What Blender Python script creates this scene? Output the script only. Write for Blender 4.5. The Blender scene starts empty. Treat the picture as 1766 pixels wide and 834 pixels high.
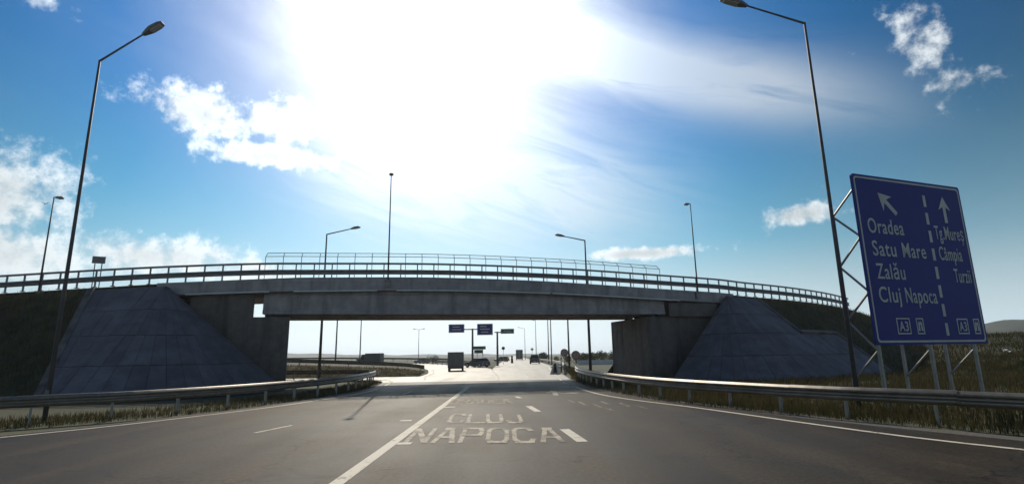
import bpy, bmesh, math, random
from mathutils import Vector, Matrix
random.seed(7)
rad = math.radians
SC = bpy.context.scene
COL = SC.collection

# ---------------------------------------------------------------- camera
cam_data = bpy.data.cameras.new('camera')
cam_data.sensor_width = 36.0
cam_data.lens = 18.96
cam_data.clip_start = 0.1
cam_data.clip_end = 12000
cam = bpy.data.objects.new('camera', cam_data)
COL.objects.link(cam)
cam.matrix_world = (Matrix.Translation((0, 0, 1.8)) @ Matrix.Rotation(rad(90 + 11.84), 4, 'X')
                    @ Matrix.Rotation(rad(-0.95), 4, 'Z'))
SC.camera = cam

# ---------------------------------------------------------------- light and sky
SUN_AZ, SUN_EL = -10.0, 36.8           # degrees, azimuth from +Y towards +X
SKY_STRENGTH = 0.085
SC.view_settings.view_transform = 'Standard'
SC.view_settings.look = 'None'
SC.view_settings.gamma = 1.0
SC.view_settings.exposure = 0.0
SC.view_settings.use_curve_mapping = False

sl = bpy.data.lights.new('sun', 'SUN')
sl.energy = 3.2
sl.angle = rad(0.53)
sl.color = (1.0, 0.89, 0.72)
sun = bpy.data.objects.new('sun', sl)
COL.objects.link(sun)
sun.location = (-20, 80, 60)
sun_dir = Vector((math.sin(rad(SUN_AZ)) * math.cos(rad(SUN_EL)), math.cos(rad(SUN_AZ)) * math.cos(rad(SUN_EL)), math.sin(rad(SUN_EL))))
sun.rotation_euler = sun_dir.to_track_quat('Z', 'Y').to_euler()

world = bpy.data.worlds.new('World')
SC.world = world
world.use_nodes = True
WT = world.node_tree
WT.nodes.clear()


class NB:
    """small helper to write node expressions"""
    def __init__(self, tree):
        self.t = tree

    def new(self, kind, **kw):
        n = self.t.nodes.new(kind)
        for k, v in kw.items():
            setattr(n, k, v)
        return n

    def put(self, sock, v):
        if hasattr(v, 'links') or isinstance(v, bpy.types.NodeSocket):
            self.t.links.new(v, sock)
        elif v is not None:
            sock.default_value = v

    def m(self, op, a, b=None, c=None, clamp=False):
        n = self.new('ShaderNodeMath', operation=op, use_clamp=clamp)
        self.put(n.inputs[0], a)
        if b is not None:
            self.put(n.inputs[1], b)
        if c is not None:
            self.put(n.inputs[2], c)
        return n.outputs[0]

    def add(self, a, b): return self.m('ADD', a, b)
    def sub(self, a, b): return self.m('SUBTRACT', a, b)
    def mul(self, a, b): return self.m('MULTIPLY', a, b)
    def mx(self, a, b): return self.m('MAXIMUM', a, b)

    def smooth(self, v, lo, hi, tlo=0.0, thi=1.0):
        n = self.new('ShaderNodeMapRange', interpolation_type='SMOOTHSTEP')
        self.put(n.inputs['Value'], v)
        n.inputs['From Min'].default_value = lo
        n.inputs['From Max'].default_value = hi
        n.inputs['To Min'].default_value = tlo
        n.inputs['To Max'].default_value = thi
        return n.outputs[0]

    def noise(self, vec, scale, detail=4.0, rough=0.55, dist=0.0):
        n = self.new('ShaderNodeTexNoise')
        self.put(n.inputs['Vector'], vec)
        n.inputs['Scale'].default_value = scale
        n.inputs['Detail'].default_value = detail
        n.inputs['Roughness'].default_value = rough
        n.inputs['Distortion'].default_value = dist
        return n.outputs[0]

    def comb(self, x, y, z):
        n = self.new('ShaderNodeCombineXYZ')
        self.put(n.inputs[0], x); self.put(n.inputs[1], y); self.put(n.inputs[2], z)
        return n.outputs[0]

    def mix(self, f, a, b):
        n = self.new('ShaderNodeMix', data_type='RGBA')
        self.put(n.inputs[0], f)
        self.put(n.inputs[6], a); self.put(n.inputs[7], b)
        return n.outputs[2]


def build_sky():
    b = NB(WT)
    tc = b.new('ShaderNodeTexCoord')
    d = tc.outputs['Generated']
    sep = b.new('ShaderNodeSeparateXYZ')
    WT.links.new(d, sep.inputs[0])
    x, y, z = sep.outputs
    az = b.mul(b.m('ARCTAN2', x, y), 57.29578)
    el = b.mul(b.m('ARCSINE', z), 57.29578)
    sky = b.new('ShaderNodeTexSky', sky_type='NISHITA', sun_disc=False)
    sky.sun_elevation = rad(SUN_EL)
    sky.sun_rotation = rad(SUN_AZ)
    sky.altitude = 300
    sky.air_density = 1.0
    sky.dust_density = 1.0
    sky.ozone_density = 2.2
    # wobble of the cloud outlines
    n1 = b.noise(d, 7.0, 6.0, 0.6)
    n2 = b.noise(d, 18.0, 7.0, 0.62)
    n3 = b.noise(d, 45.0, 5.0, 0.6)
    fb = b.add(b.mul(b.sub(n1, 0.5), 1.1), b.add(b.mul(b.sub(n2, 0.5), 1.7), b.mul(b.sub(n3, 0.5), 1.3)))
    # cumulus groups: azimuth, elevation, half widths, weight
    groups = [(-31.6, 22.6, 5.4, 2.3, 1.0), (-24.2, 22.8, 5.2, 1.9, .95), (-25.2, 19.4, 6.5, 1.25, .95), (-45.5, 12.8, 6.5, 4.2, .80), (-47, 8.5, 9, 3.0, .85),
              (-33, 9.2, 8.0, 2.2, .85), (-25.5, 8.2, 5.0, 1.3, .85), (40.2, 25.3, 2.6, 3.6, .66), (41.6, 21.3, 3.2, 1.8, .62),
              (29, 12.6, 3.9, 1.15, .85), (13.6, 10.1, 5.4, .75, 1.05), (-44.5, 28.2, 3.2, 2.4, .52),
              (70, 18, 14, 5, .8), (-80, 22, 16, 6, .9), (-115, 14, 18, 5, .9), (120, 20, 16, 6, .8), (170, 15, 20, 5, .9), (12, 52, 12, 5, .75), (-60, 48, 12, 6, .75)]
    tot = None
    for (a0, e0, ra, re, w) in groups:
        da = b.mul(b.sub(az, a0), 1.0 / ra)
        de = b.mul(b.sub(el, e0), 1.0 / re)
        r2 = b.add(b.mul(da, da), b.mul(de, de))
        g = b.mul(b.m('EXPONENT', b.mul(r2, -0.8)), w)
        tot = g if tot is None else b.mx(tot, g)
    raw = b.add(tot, b.mul(fb, 0.66))
    dens = b.smooth(raw, 0.32, 0.84)
    # streaky high cloud: one band to the right of the sun and veils under it, strengthened for the glow
    sv = b.comb(b.mul(az, 0.016), b.mul(b.add(el, b.mul(az, 0.32)), 0.085), 0.3)
    ns = b.noise(sv, 4.2, 7.0, 0.6, 1.0)
    nl = b.noise(sv, 1.3, 3.0, 0.5)
    off = b.sub(el, b.sub(33.6, b.mul(az, 0.325)))
    band = b.m('EXPONENT', b.mul(b.mul(b.mul(off, 0.30), b.mul(off, 0.30)), -1.0))
    band = b.mul(band, b.mul(b.smooth(az, -16, 4), b.smooth(az, 24, 44, 1.0, 0.0)))
    off2 = b.sub(el, b.sub(17.5, b.mul(az, 0.10)))
    veil = b.m('EXPONENT', b.mul(b.mul(b.mul(off2, 0.17), b.mul(off2, 0.17)), -1.0))
    veil = b.mul(veil, b.mul(b.smooth(az, -28, -12), b.smooth(az, -2, 26, 1.0, 0.0)))
    cir = b.add(b.mul(band, b.smooth(ns, 0.12, 0.6, 0.35, 1.2)), b.mul(veil, b.smooth(ns, 0.28, 0.66, 0.6, 1.5)))
    cir = b.add(cir, b.mul(b.smooth(nl, 0.52, 0.8), 0.12))
    # angle to the sun
    vd = b.new('ShaderNodeVectorMath', operation='DOT_PRODUCT')
    WT.links.new(d, vd.inputs[0])
    vd.inputs[1].default_value = sun_dir
    cs = vd.outputs['Value']
    ang = b.mul(b.m('ARCCOSINE', b.m('MINIMUM', cs, 0.99999)), 57.29578)
    # glare around the sun, added as a thin sheet of high cloud
    wob = b.add(ang, b.add(b.mul(b.sub(nl, 0.5), 26.0), b.mul(b.sub(n1, 0.5), 12.0)))
    sheet = b.mul(b.m('EXPONENT', b.mul(b.mx(b.sub(wob, 10.0), 0.0), -1.0 / 7.0)), b.add(0.45, b.mul(ns, 0.5)))
    cir = b.m('MINIMUM', b.add(cir, sheet), 1.0)
    # forward scattering: cloud is brighter the nearer it stands to the sun
    fwd = b.add(b.mul(b.m('EXPONENT', b.mul(ang, -1.0 / 7.0)), 60.0), b.mul(b.m('EXPONENT', b.mul(ang, -1.0 / 12.5)), 26.0))
    shade = b.mul(b.smooth(b.add(b.mul(n2, 0.5), b.mul(n3, 0.5)), 0.36, 0.62, 0.70, 1.15), b.smooth(raw, 0.5, 1.25, 1.18, 0.72))
    cl = b.mul(b.add(8.8, fwd), shade)
    ccol = b.new('ShaderNodeVectorMath', operation='SCALE')
    ccol.inputs[0].default_value = (0.94, 1.0, 1.02)
    WT.links.new(cl, ccol.inputs['Scale'])
    ci = b.add(7.2, fwd)
    icol = b.new('ShaderNodeVectorMath', operation='SCALE')
    icol.inputs[0].default_value = (0.92, 1.0, 1.05)
    WT.links.new(ci, icol.inputs['Scale'])
    hs = b.new('ShaderNodeHueSaturation')
    WT.links.new(b.smooth(el, 8.0, 28.0, 0.47, 0.496), hs.inputs['Hue'])
    WT.links.new(b.smooth(el, 2.0, 12.0, 1.2, 2.25), hs.inputs['Saturation'])
    WT.links.new(b.smooth(ang, 14.0, 58.0, 1.1, 0.42), hs.inputs['Value'])      # clear air darkens away from the sun
    WT.links.new(sky.outputs[0], hs.inputs['Color'])
    # pale haze that lies along the whole horizon
    low = b.mul(b.m('EXPONENT', b.mul(b.mx(el, 0.0), -1.0 / 7.0)), 0.93)
    hz = b.new('ShaderNodeVectorMath', operation='SCALE')
    hz.inputs[0].default_value = (0.80, 1.0, 1.12)
    WT.links.new(b.add(12.5, b.mul(fwd, 0.9)), hz.inputs['Scale'])
    c0 = b.mix(low, hs.outputs[0], hz.outputs[0])
    c1 = b.mix(b.mul(cir, 0.62), c0, icol.outputs[0])
    above = b.smooth(el, 0.5, 4.0)
    c2 = b.mix(b.mul(dens, b.mul(above, 0.88)), c1, ccol.outputs[0])
    bg = b.new('ShaderNodeBackground')
    WT.links.new(c2, bg.inputs[0])
    bg.inputs[1].default_value = SKY_STRENGTH
    out = b.new('ShaderNodeOutputWorld')
    WT.links.new(bg.outputs[0], out.inputs[0])


build_sky()


# ---------------------------------------------------------------- materials
MATS = {}


def mat(name, col, rough=0.7, metal=0.0, var=0.15, scale=3.0, bump=0.0, bscale=30.0, spec=0.5, dirt=None, dirt_scale=0.8, dirt_amt=0.5, streak=False, piece=0.0):
    if name in MATS:
        return MATS[name]
    M = bpy.data.materials.new(name)
    M.use_nodes = True
    t = M.node_tree
    b = NB(t)
    bs = t.nodes['Principled BSDF']
    geo = b.new('ShaderNodeTexCoord')
    vec = geo.outputs['Object']
    n = b.noise(vec, scale, 5.0, 0.6)
    lo = tuple(c * (1 - var) for c in col) + (1,)
    hi = tuple(min(1, c * (1 + var)) for c in col) + (1,)
    c = b.mix(b.smooth(n, 0.3, 0.7), lo, hi)
    if dirt:
        dv = vec
        if streak:
            mp = b.new('ShaderNodeMapping')
            t.links.new(vec, mp.inputs[0])
            mp.inputs['Scale'].default_value = (1, 1, 0.12)
            dv = mp.outputs[0]
        dn = b.noise(dv, dirt_scale, 6.0, 0.65)
        c = b.mix(b.mul(b.smooth(dn, 0.45, 0.7), dirt_amt), c, tuple(dirt) + (1,))
    if piece:
        # every piece was cast a little lighter or darker
        oi = b.new('ShaderNodeObjectInfo')
        sv = b.new('ShaderNodeVectorMath', operation='SCALE')
        t.links.new(c, sv.inputs[0])
        t.links.new(b.smooth(oi.outputs['Random'], 0.0, 1.0, 1.0 - piece, 1.0 + piece), sv.inputs['Scale'])
        c = sv.outputs[0]
    t.links.new(c, bs.inputs['Base Color'])
    bs.inputs['Roughness'].default_value = rough
    bs.inputs['Metallic'].default_value = metal
    bs.inputs['Specular IOR Level'].default_value = spec
    if bump:
        bn = b.noise(vec, bscale, 4.0, 0.6)
        bp = b.new('ShaderNodeBump')
        bp.inputs['Strength'].default_value = bump
        bp.inputs['Distance'].default_value = 0.02
        t.links.new(bn, bp.inputs['Height'])
        t.links.new(bp.outputs[0], bs.inputs['Normal'])
    MATS[name] = M
    return M


def asphalt(name, col, light, spec, rough):
    M = bpy.data.materials.new(name)
    M.use_nodes = True
    t = M.node_tree
    b = NB(t)
    bs = t.nodes['Principled BSDF']
    tc = b.new('ShaderNodeTexCoord')
    v = tc.outputs['Object']
    mp = b.new('ShaderNodeMapping')
    t.links.new(v, mp.inputs[0])
    mp.inputs['Scale'].default_value = (1.0, 0.1, 1.0)
    wear = b.noise(mp.outputs[0], 0.8, 5.0, 0.65)            # long wheel-worn streaks
    patch = b.noise(v, 0.3, 6.0, 0.65)
    grain = b.noise(v, 42.0, 3.0, 0.7)
    fine = b.noise(v, 140.0, 2.0, 0.7)
    f = b.add(b.mul(b.smooth(wear, 0.3, 0.7), 0.55), b.mul(b.smooth(patch, 0.3, 0.7), 0.45))
    c = b.mix(f, tuple(col) + (1,), tuple(light) + (1,))
    mid = b.noise(v, 12.0, 5.0, 0.8)
    sp = b.smooth(b.add(b.mul(mid, 0.55), b.add(b.mul(grain, 0.3), b.mul(fine, 0.15))), 0.38, 0.62, 0.35, 1.65)
    # wheel tracks polished lighter, oil-darkened strip between them
    sx = b.new('ShaderNodeSeparateXYZ')
    t.links.new(v, sx.inputs[0])
    tr = b.m('COSINE', b.mul(b.add(sx.outputs[0], b.mul(patch, 0.9)), 3.3))
    sp = b.mul(sp, b.add(1.0, b.mul(tr, b.mul(b.smooth(wear, 0.3, 0.6), 0.22))))
    sc = b.new('ShaderNodeVectorMath', operation='SCALE')
    t.links.new(c, sc.inputs[0]); t.links.new(sp, sc.inputs['Scale'])
    vo = b.new('ShaderNodeTexVoronoi', feature='DISTANCE_TO_EDGE')
    wv = b.new('ShaderNodeVectorMath', operation='MULTIPLY_ADD')
    nz = b.new('ShaderNodeTexNoise')
    t.links.new(v, nz.inputs['Vector'])
    nz.inputs['Scale'].default_value = 1.3
    t.links.new(nz.outputs['Color'], wv.inputs[0])
    wv.inputs[1].default_value = (1.6, 1.6, 0)
    t.links.new(v, wv.inputs[2])
    t.links.new(wv.outputs[0], vo.inputs['Vector'])
    vo.inputs['Scale'].default_value = 0.16
    crack = b.smooth(vo.outputs['Distance'], 0.0015, 0.006, 0.4, 1.0)
    sc2 = b.new('ShaderNodeVectorMath', operation='SCALE')
    t.links.new(sc.outputs[0], sc2.inputs[0]); t.links.new(crack, sc2.inputs['Scale'])
    t.links.new(sc2.outputs[0], bs.inputs['Base Color'])
    ro = b.add(rough, b.mul(b.smooth(b.add(b.mul(patch, 0.5), b.mul(wear, 0.5)), 0.35, 0.65), 0.14))
    t.links.new(ro, bs.inputs['Roughness'])
    bs.inputs['Specular IOR Level'].default_value = spec
    bp = b.new('ShaderNodeBump')
    bp.inputs['Strength'].default_value = 0.55
    bp.inputs['Distance'].default_value = 0.012
    t.links.new(b.add(grain, b.mul(fine, 0.6)), bp.inputs['Height'])
    t.links.new(bp.outputs[0], bs.inputs['Normal'])
    MATS[name] = M
    return M


def paint(name, col, worn, amount):
    """road paint: patches worn through to the asphalt colour"""
    M = bpy.data.materials.new(name)
    M.use_nodes = True
    t = M.node_tree
    b = NB(t)
    bs = t.nodes['Principled BSDF']
    tc = b.new('ShaderNodeTexCoord')
    v = tc.outputs['Object']
    n = b.add(b.mul(b.noise(v, 2.2, 5.0, 0.7), 0.6), b.mul(b.noise(v, 11.0, 6.0, 0.75), 0.4))
    c = b.mix(b.smooth(n, amount - 0.045, amount + 0.05), tuple(col) + (1,), tuple(worn) + (1,))
    t.links.new(c, bs.inputs['Base Color'])
    bs.inputs['Roughness'].default_value = 0.62
    bs.inputs['Specular IOR Level'].default_value = 0.12
    bp = b.new('ShaderNodeBump')
    bp.inputs['Strength'].default_value = 0.4
    bp.inputs['Distance'].default_value = 0.008
    t.links.new(b.noise(v, 60.0, 3.0, 0.7), bp.inputs['Height'])
    t.links.new(bp.outputs[0], bs.inputs['Normal'])
    MATS[name] = M
    return M


def grass_mat(name, col, tip):
    M = bpy.data.materials.new(name)
    M.use_nodes = True
    t = M.node_tree
    b = NB(t)
    bs = t.nodes['Principled BSDF']
    tc = b.new('ShaderNodeTexCoord')
    c = b.mix(b.smooth(b.noise(tc.outputs['Object'], 0.7, 5.0, 0.65), 0.35, 0.65), tuple(col) + (1,), tuple(tip) + (1,))
    t.links.new(c, bs.inputs['Base Color'])
    bs.inputs['Roughness'].default_value = 0.75
    bs.inputs['Specular IOR Level'].default_value = 0.2
    tr = b.new('ShaderNodeBsdfTranslucent')
    t.links.new(c, tr.inputs['Color'])
    mx = b.new('ShaderNodeMixShader')
    mx.inputs[0].default_value = 0.3
    t.links.new(bs.outputs[0], mx.inputs[1]); t.links.new(tr.outputs[0], mx.inputs[2])
    t.links.new(mx.outputs[0], t.nodes['Material Output'].inputs['Surface'])
    MATS[name] = M


grass_mat('grass_dry', (0.06, 0.045, 0.02), (0.11, 0.082, 0.036))
grass_mat('grass_green', (0.034, 0.042, 0.012), (0.07, 0.07, 0.022))
grass_mat('leaf', (0.035, 0.05, 0.016), (0.075, 0.09, 0.03))
grass_mat('grass_pale', (0.14, 0.13, 0.075), (0.24, 0.21, 0.13))
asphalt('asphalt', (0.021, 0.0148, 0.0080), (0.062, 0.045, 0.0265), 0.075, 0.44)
asphalt('asphalt_glare', (0.12, 0.104, 0.073), (0.18, 0.157, 0.113), 0.6, 0.48)  # far roads: sun glare put into a paler, shinier copy of the asphalt
paint('paint_line', (0.68, 0.63, 0.52), (0.2, 0.175, 0.13), 0.57)
paint('paint_text', (0.46, 0.405, 0.31), (0.12, 0.10, 0.073), 0.51)
paint('paint_faint', (0.30, 0.26, 0.195), (0.08, 0.064, 0.046), 0.48)
mat('tar', (0.016, 0.016, 0.016), 0.5, var=0.3)
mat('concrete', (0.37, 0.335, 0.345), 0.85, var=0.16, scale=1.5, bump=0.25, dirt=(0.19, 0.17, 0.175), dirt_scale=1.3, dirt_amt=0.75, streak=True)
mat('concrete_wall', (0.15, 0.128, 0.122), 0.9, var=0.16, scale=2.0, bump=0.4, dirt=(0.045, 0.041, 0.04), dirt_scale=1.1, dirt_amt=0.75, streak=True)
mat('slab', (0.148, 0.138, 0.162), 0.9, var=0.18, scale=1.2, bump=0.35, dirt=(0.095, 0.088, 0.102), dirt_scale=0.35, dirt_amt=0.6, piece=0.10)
mat('joint', (0.03, 0.03, 0.032), 0.95, var=0.2)
mat('galvanised', (0.24, 0.215, 0.185), 0.47, metal=0.7, var=0.12, scale=4.0, dirt=(0.12, 0.105, 0.085), dirt_scale=1.2, dirt_amt=0.5, streak=True)
mat('galvanised_post', (0.30, 0.29, 0.27), 0.5, metal=0.6, var=0.15, scale=4.0)
mat('lamp_metal', (0.09, 0.09, 0.10), 0.6, metal=0.3, var=0.1)
mat('lamp_head', (0.16, 0.16, 0.17), 0.5, metal=0.3, var=0.1)
mat('lamp_glass', (0.45, 0.43, 0.40), 0.2, var=0.05)
mat('barrier_steel', (0.20, 0.20, 0.21), 0.5, metal=0.6, var=0.12, scale=3.0)
mat('sign_blue', (0.003, 0.011, 0.21), 0.6, var=0.06, scale=0.7, dirt=(0.008, 0.014, 0.2), dirt_scale=0.9, dirt_amt=0.5)
mat('sign_white', (0.50, 0.49, 0.48), 0.5, var=0.1, scale=2.0)
mat('sign_back', (0.32, 0.32, 0.32), 0.5, metal=0.4, var=0.1)
mat('sign_red', (0.5, 0.03, 0.02), 0.5, var=0.05)
mat('sign_yellow', (0.7, 0.5, 0.05), 0.5, var=0.05)
mat('sign_green', (0.02, 0.10, 0.06), 0.45, var=0.05)
mat('soil', (0.045, 0.042, 0.022), 0.95, var=0.5, scale=1.2, bump=0.6, bscale=12, dirt=(0.075, 0.062, 0.034), dirt_scale=0.25, dirt_amt=0.7)
mat('field', (0.06, 0.066, 0.026), 0.95, var=0.4, scale=0.06, bump=0.6, bscale=3, dirt=(0.085, 0.072, 0.04), dirt_scale=0.03, dirt_amt=0.7)
mat('bank', (0.040, 0.044, 0.018), 0.95, var=0.5, scale=1.5, bump=0.8, bscale=8, dirt=(0.05, 0.042, 0.022), dirt_scale=0.4, dirt_amt=0.7)
mat('berm', (0.11, 0.10, 0.062), 0.95, var=0.4, scale=1.2, bump=0.8, bscale=8, dirt=(0.15, 0.14, 0.10), dirt_scale=0.5, dirt_amt=0.7)
mat('gravel', (0.10, 0.092, 0.078), 0.95, var=0.35, scale=14, bump=0.7, bscale=40)
mat('hill', (0.07, 0.08, 0.055), 0.95, var=0.3, scale=0.03, dirt=(0.045, 0.05, 0.028), dirt_scale=0.02, dirt_amt=0.8)
mat('bark', (0.08, 0.06, 0.045), 0.9, var=0.3)
mat('tyre', (0.018, 0.018, 0.018), 0.8, var=0.1)
mat('rim', (0.35, 0.35, 0.36), 0.35, metal=0.8, var=0.05)
mat('car_glass', (0.015, 0.018, 0.02), 0.08, var=0.02)
mat('car_dark', (0.035, 0.036, 0.04), 0.3, var=0.03)
mat('car_grey', (0.13, 0.13, 0.135), 0.3, metal=0.4, var=0.03)
mat('car_brown', (0.11, 0.075, 0.055), 0.35, var=0.03)
mat('van_grey', (0.19, 0.18, 0.19), 0.5, var=0.06)
mat('van_dark', (0.055, 0.056, 0.06), 0.5, var=0.08)
mat('tail_lamp', (0.35, 0.02, 0.015), 0.25, var=0.03)
mat('head_lamp', (0.7, 0.7, 0.68), 0.15, var=0.03)
mat('rubber', (0.02, 0.02, 0.02), 0.8, var=0.1)
mat('feather', (0.03, 0.03, 0.032), 0.8, var=0.2)
mat('white_paint', (0.72, 0.72, 0.70), 0.55, var=0.08)


# ---------------------------------------------------------------- mesh helpers
class MB:
    def __init__(self):
        self.v, self.f = [], []

    def poly(self, pts):
        n = len(self.v)
        self.v += [tuple(p) for p in pts]
        self.f.append(tuple(range(n, n + len(pts))))
        return self

    def box(self, lo, hi, mtx=None):
        x0, y0, z0 = lo; x1, y1, z1 = hi
        return self.hexa([(x0, y0, z0), (x1, y0, z0), (x1, y1, z0), (x0, y1, z0)], [(x0, y0, z1), (x1, y0, z1), (x1, y1, z1), (x0, y1, z1)], mtx)

    def hexa(self, bot, top, mtx=None):
        return self.prism(bot, top, mtx)

    def prism(self, bot, top, mtx=None):
        n = len(self.v); k = len(bot)
        pts = [Vector(p) for p in list(bot) + list(top)]
        if mtx:
            pts = [mtx @ p for p in pts]
        self.v += [tuple(p) for p in pts]
        self.f.append(tuple(n + i for i in reversed(range(k))))
        self.f.append(tuple(n + k + i for i in range(k)))
        for i in range(k):
            j = (i + 1) % k
            self.f.append((n + i, n + j, n + k + j, n + k + i))
        return self

    def tube(self, pts, radii, seg=8):
        pts = [Vector(p) for p in pts]
        if not isinstance(radii, (list, tuple)):
            radii = [radii] * len(pts)
        n = len(self.v)
        up = Vector((0, 0, 1))
        for i, p in enumerate(pts):
            a = pts[max(0, i - 1)]; c = pts[min(len(pts) - 1, i + 1)]
            t = (c - a).normalized()
            s = t.cross(up)
            if s.length < 1e-3:
                s = Vector((1, 0, 0))
            s.normalize()
            w = s.cross(t).normalized()
            for k in range(seg):
                an = 2 * math.pi * k / seg
                self.v.append(tuple(p + (s * math.cos(an) + w * math.sin(an)) * radii[i]))
        for i in range(len(pts) - 1):
            for k in range(seg):
                k2 = (k + 1) % seg
                self.f.append((n + i * seg + k, n + i * seg + k2, n + (i + 1) * seg + k2, n + (i + 1) * seg + k))
        self.f.append(tuple(n + k for k in reversed(range(seg))))
        self.f.append(tuple(n + (len(pts) - 1) * seg + k for k in range(seg)))
        return self

    def disc(self, c, r, thick, axis='Y', seg=20, inner=0.0):
        ring = [(math.cos(2 * math.pi * k / seg), math.sin(2 * math.pi * k / seg)) for k in range(seg)]

        def pt(a, e, o):
            if axis == 'Y':
                return (c[0] + a, c[1] + o, c[2] + e)
            if axis == 'X':
                return (c[0] + o, c[1] + a, c[2] + e)
            return (c[0] + a, c[1] + e, c[2] + o)
        if inner <= 0:
            self.prism([pt(a * r, e * r, -thick / 2) for a, e in ring], [pt(a * r, e * r, thick / 2) for a, e in ring])
        else:
            for k in range(seg):
                (a, e), (a2, e2) = ring[k], ring[(k + 1) % seg]
                q = [(a * r, e * r), (a2 * r, e2 * r), (a2 * inner, e2 * inner), (a * inner, e * inner)]
                self.prism([pt(u, w, -thick / 2) for u, w in q], [pt(u, w, thick / 2) for u, w in q])
        return self

    def sweep(self, frames, prof, closed=True):
        """frames: list of (origin, side vector, up vector); prof: list of (side, up)"""
        n = len(self.v); k = len(prof)
        for (o, s, u) in frames:
            for (a, e) in prof:
                self.v.append(tuple(o + s * a + u * e))
        for i in range(len(frames) - 1):
            for j in range(k if closed else k - 1):
                j2 = (j + 1) % k
                self.f.append((n + i * k + j, n + i * k + j2, n + (i + 1) * k + j2, n + (i + 1) * k + j))
        if closed:
            self.f.append(tuple(n + j for j in reversed(range(k))))
            self.f.append(tuple(n + (len(frames) - 1) * k + j for j in range(k)))
        return self

    def mesh(self, name, material, fix=True, smooth=False):
        me = bpy.data.meshes.new(name)
        me.from_pydata(self.v, [], self.f)
        me.materials.append(MATS[material])
        if fix:
            bm = bmesh.new(); bm.from_mesh(me)
            bmesh.ops.recalc_face_normals(bm, faces=bm.faces)
            bm.to_mesh(me); bm.free()
        if smooth:
            for p in me.polygons:
                p.use_smooth = True
        me.update()
        return me

    def build(self, name, material, parent=None, fix=True, smooth=False):
        return link(name, self.mesh(name, material, fix, smooth), parent)


def link(name, me, parent=None, loc=None, rz=None):
    o = bpy.data.objects.new(name, me)
    COL.objects.link(o)
    if parent is not None:
        o.parent = parent
    if loc is not None:
        o.location = loc
    if rz is not None:
        o.rotation_euler = (0, 0, rz)
    return o


def tag(o, label, cat, group=None):
    o['label'] = label; o['category'] = cat
    if group:
        o['group'] = group
    return o


def kind(o, k):
    o['kind'] = k
    return o


def thing(name, label, cat, loc=(0, 0, 0), rz=0.0, group=None):
    o = bpy.data.objects.new(name, None)
    o.empty_display_size = 0.3
    COL.objects.link(o)
    o.location = loc; o.rotation_euler = (0, 0, rz)
    return tag(o, label, cat, group)


def dup(root, label, loc, rz=0.0, scale=None):
    """copy of a thing with its parts and sub-parts"""
    r = root.copy(); COL.objects.link(r)
    r.location = loc; r.rotation_euler = (0, 0, rz); r['label'] = label
    if scale:
        r.scale = scale
    for ch in root.children:
        c = ch.copy(); COL.objects.link(c); c.parent = r
        for g in ch.children:
            q = g.copy(); COL.objects.link(q); q.parent = c
    return r


def lerp_table(tab, x):
    if x <= tab[0][0]:
        return tab[0][1]
    for (a, p), (c, q) in zip(tab, tab[1:]):
        if x <= c:
            return p + (q - p) * (x - a) / (c - a)
    return tab[-1][1]


def spline(pts, step):
    """Catmull-Rom through the points, resampled at an even step"""
    P = [Vector(p) for p in pts]
    P = [P[0] * 2 - P[1]] + P + [P[-1] * 2 - P[-2]]
    dense = []
    for i in range(1, len(P) - 2):
        for k in range(24):
            t = k / 24.0
            a, q, c, d = P[i - 1], P[i], P[i + 1], P[i + 2]
            dense.append(0.5 * ((2 * q) + (c - a) * t + (2 * a - 5 * q + 4 * c - d) * t * t + (3 * q - a - 3 * c + d) * t ** 3))
    dense.append(P[-2])
    out = [dense[0]]; acc = 0.0
    for a, c in zip(dense, dense[1:]):
        L = (c - a).length
        while acc + L >= step:
            k = (step - acc) / L
            a = a + (c - a) * k
            L = (c - a).length
            out.append(a.copy()); acc = 0.0
        acc += L
    return out


def frames_of(pts):
    fr = []
    for i, p in enumerate(pts):
        a = pts[max(0, i - 1)]; c = pts[min(len(pts) - 1, i + 1)]
        t = (c - a); t.z = 0; t.normalize()
        fr.append((p, Vector((t.y, -t.x, 0)), Vector((0, 0, 1)), t))
    return fr          # origin, right-hand side, up, tangent


# ---------------------------------------------------------------- ground, roads, markings
def build_ground():
    xs = [-2900, -1500, -600, -250, -120, -60, -30, 0, 30, 60, 120, 250, 600, 1500, 2900]
    ys = [-300, -100, -30, 0, 30, 60, 120, 250, 500, 1000, 2000, 4300]
    v = [(x, y, -0.05 if y < 300 else -0.05 - (y - 300) * 0.0004) for y in ys for x in xs]
    n = len(xs)
    f = [(j * n + i, j * n + i + 1, (j + 1) * n + i + 1, (j + 1) * n + i) for j in range(len(ys) - 1) for i in range(n - 1)]
    me = bpy.data.meshes.new('ground')
    me.from_pydata(v, [], f)
    me.materials.append(MATS['field'])
    kind(link('ground', me), 'structure')


build_ground()


def strip(name, left, right, z, material, step=1.5):
    """road sheet between two edge lines given with the same number of points"""
    n = 14 * (len(left) - 1)

    def along(pts):
        P = [Vector((p[0], p[1], 0)) for p in pts]
        P = [P[0] * 2 - P[1]] + P + [P[-1] * 2 - P[-2]]
        o = []
        for i in range(1, len(P) - 2):
            for k in range(14):
                t = k / 14.0
                a, q, c, d = P[i - 1], P[i], P[i + 1], P[i + 2]
                o.append(0.5 * ((2 * q) + (c - a) * t + (2 * a - 5 * q + 4 * c - d) * t * t + (3 * q - a - 3 * c + d) * t ** 3))
        o.append(P[-2])
        return o
    L, R = along(left), along(right)
    v, f = [], []
    for a, c in zip(L, R):
        for k in range(5):
            p = a.lerp(c, k / 4.0)
            v.append((p.x, p.y, z))
    for i in range(len(L) - 1):
        for k in range(4):
            f.append((i * 5 + k, i * 5 + k + 1, (i + 1) * 5 + k + 1, (i + 1) * 5 + k))
    me = bpy.data.meshes.new(name)
    me.from_pydata(v, [], f)
    me.materials.append(MATS[material])
    return kind(link(name, me), 'structure')


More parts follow.
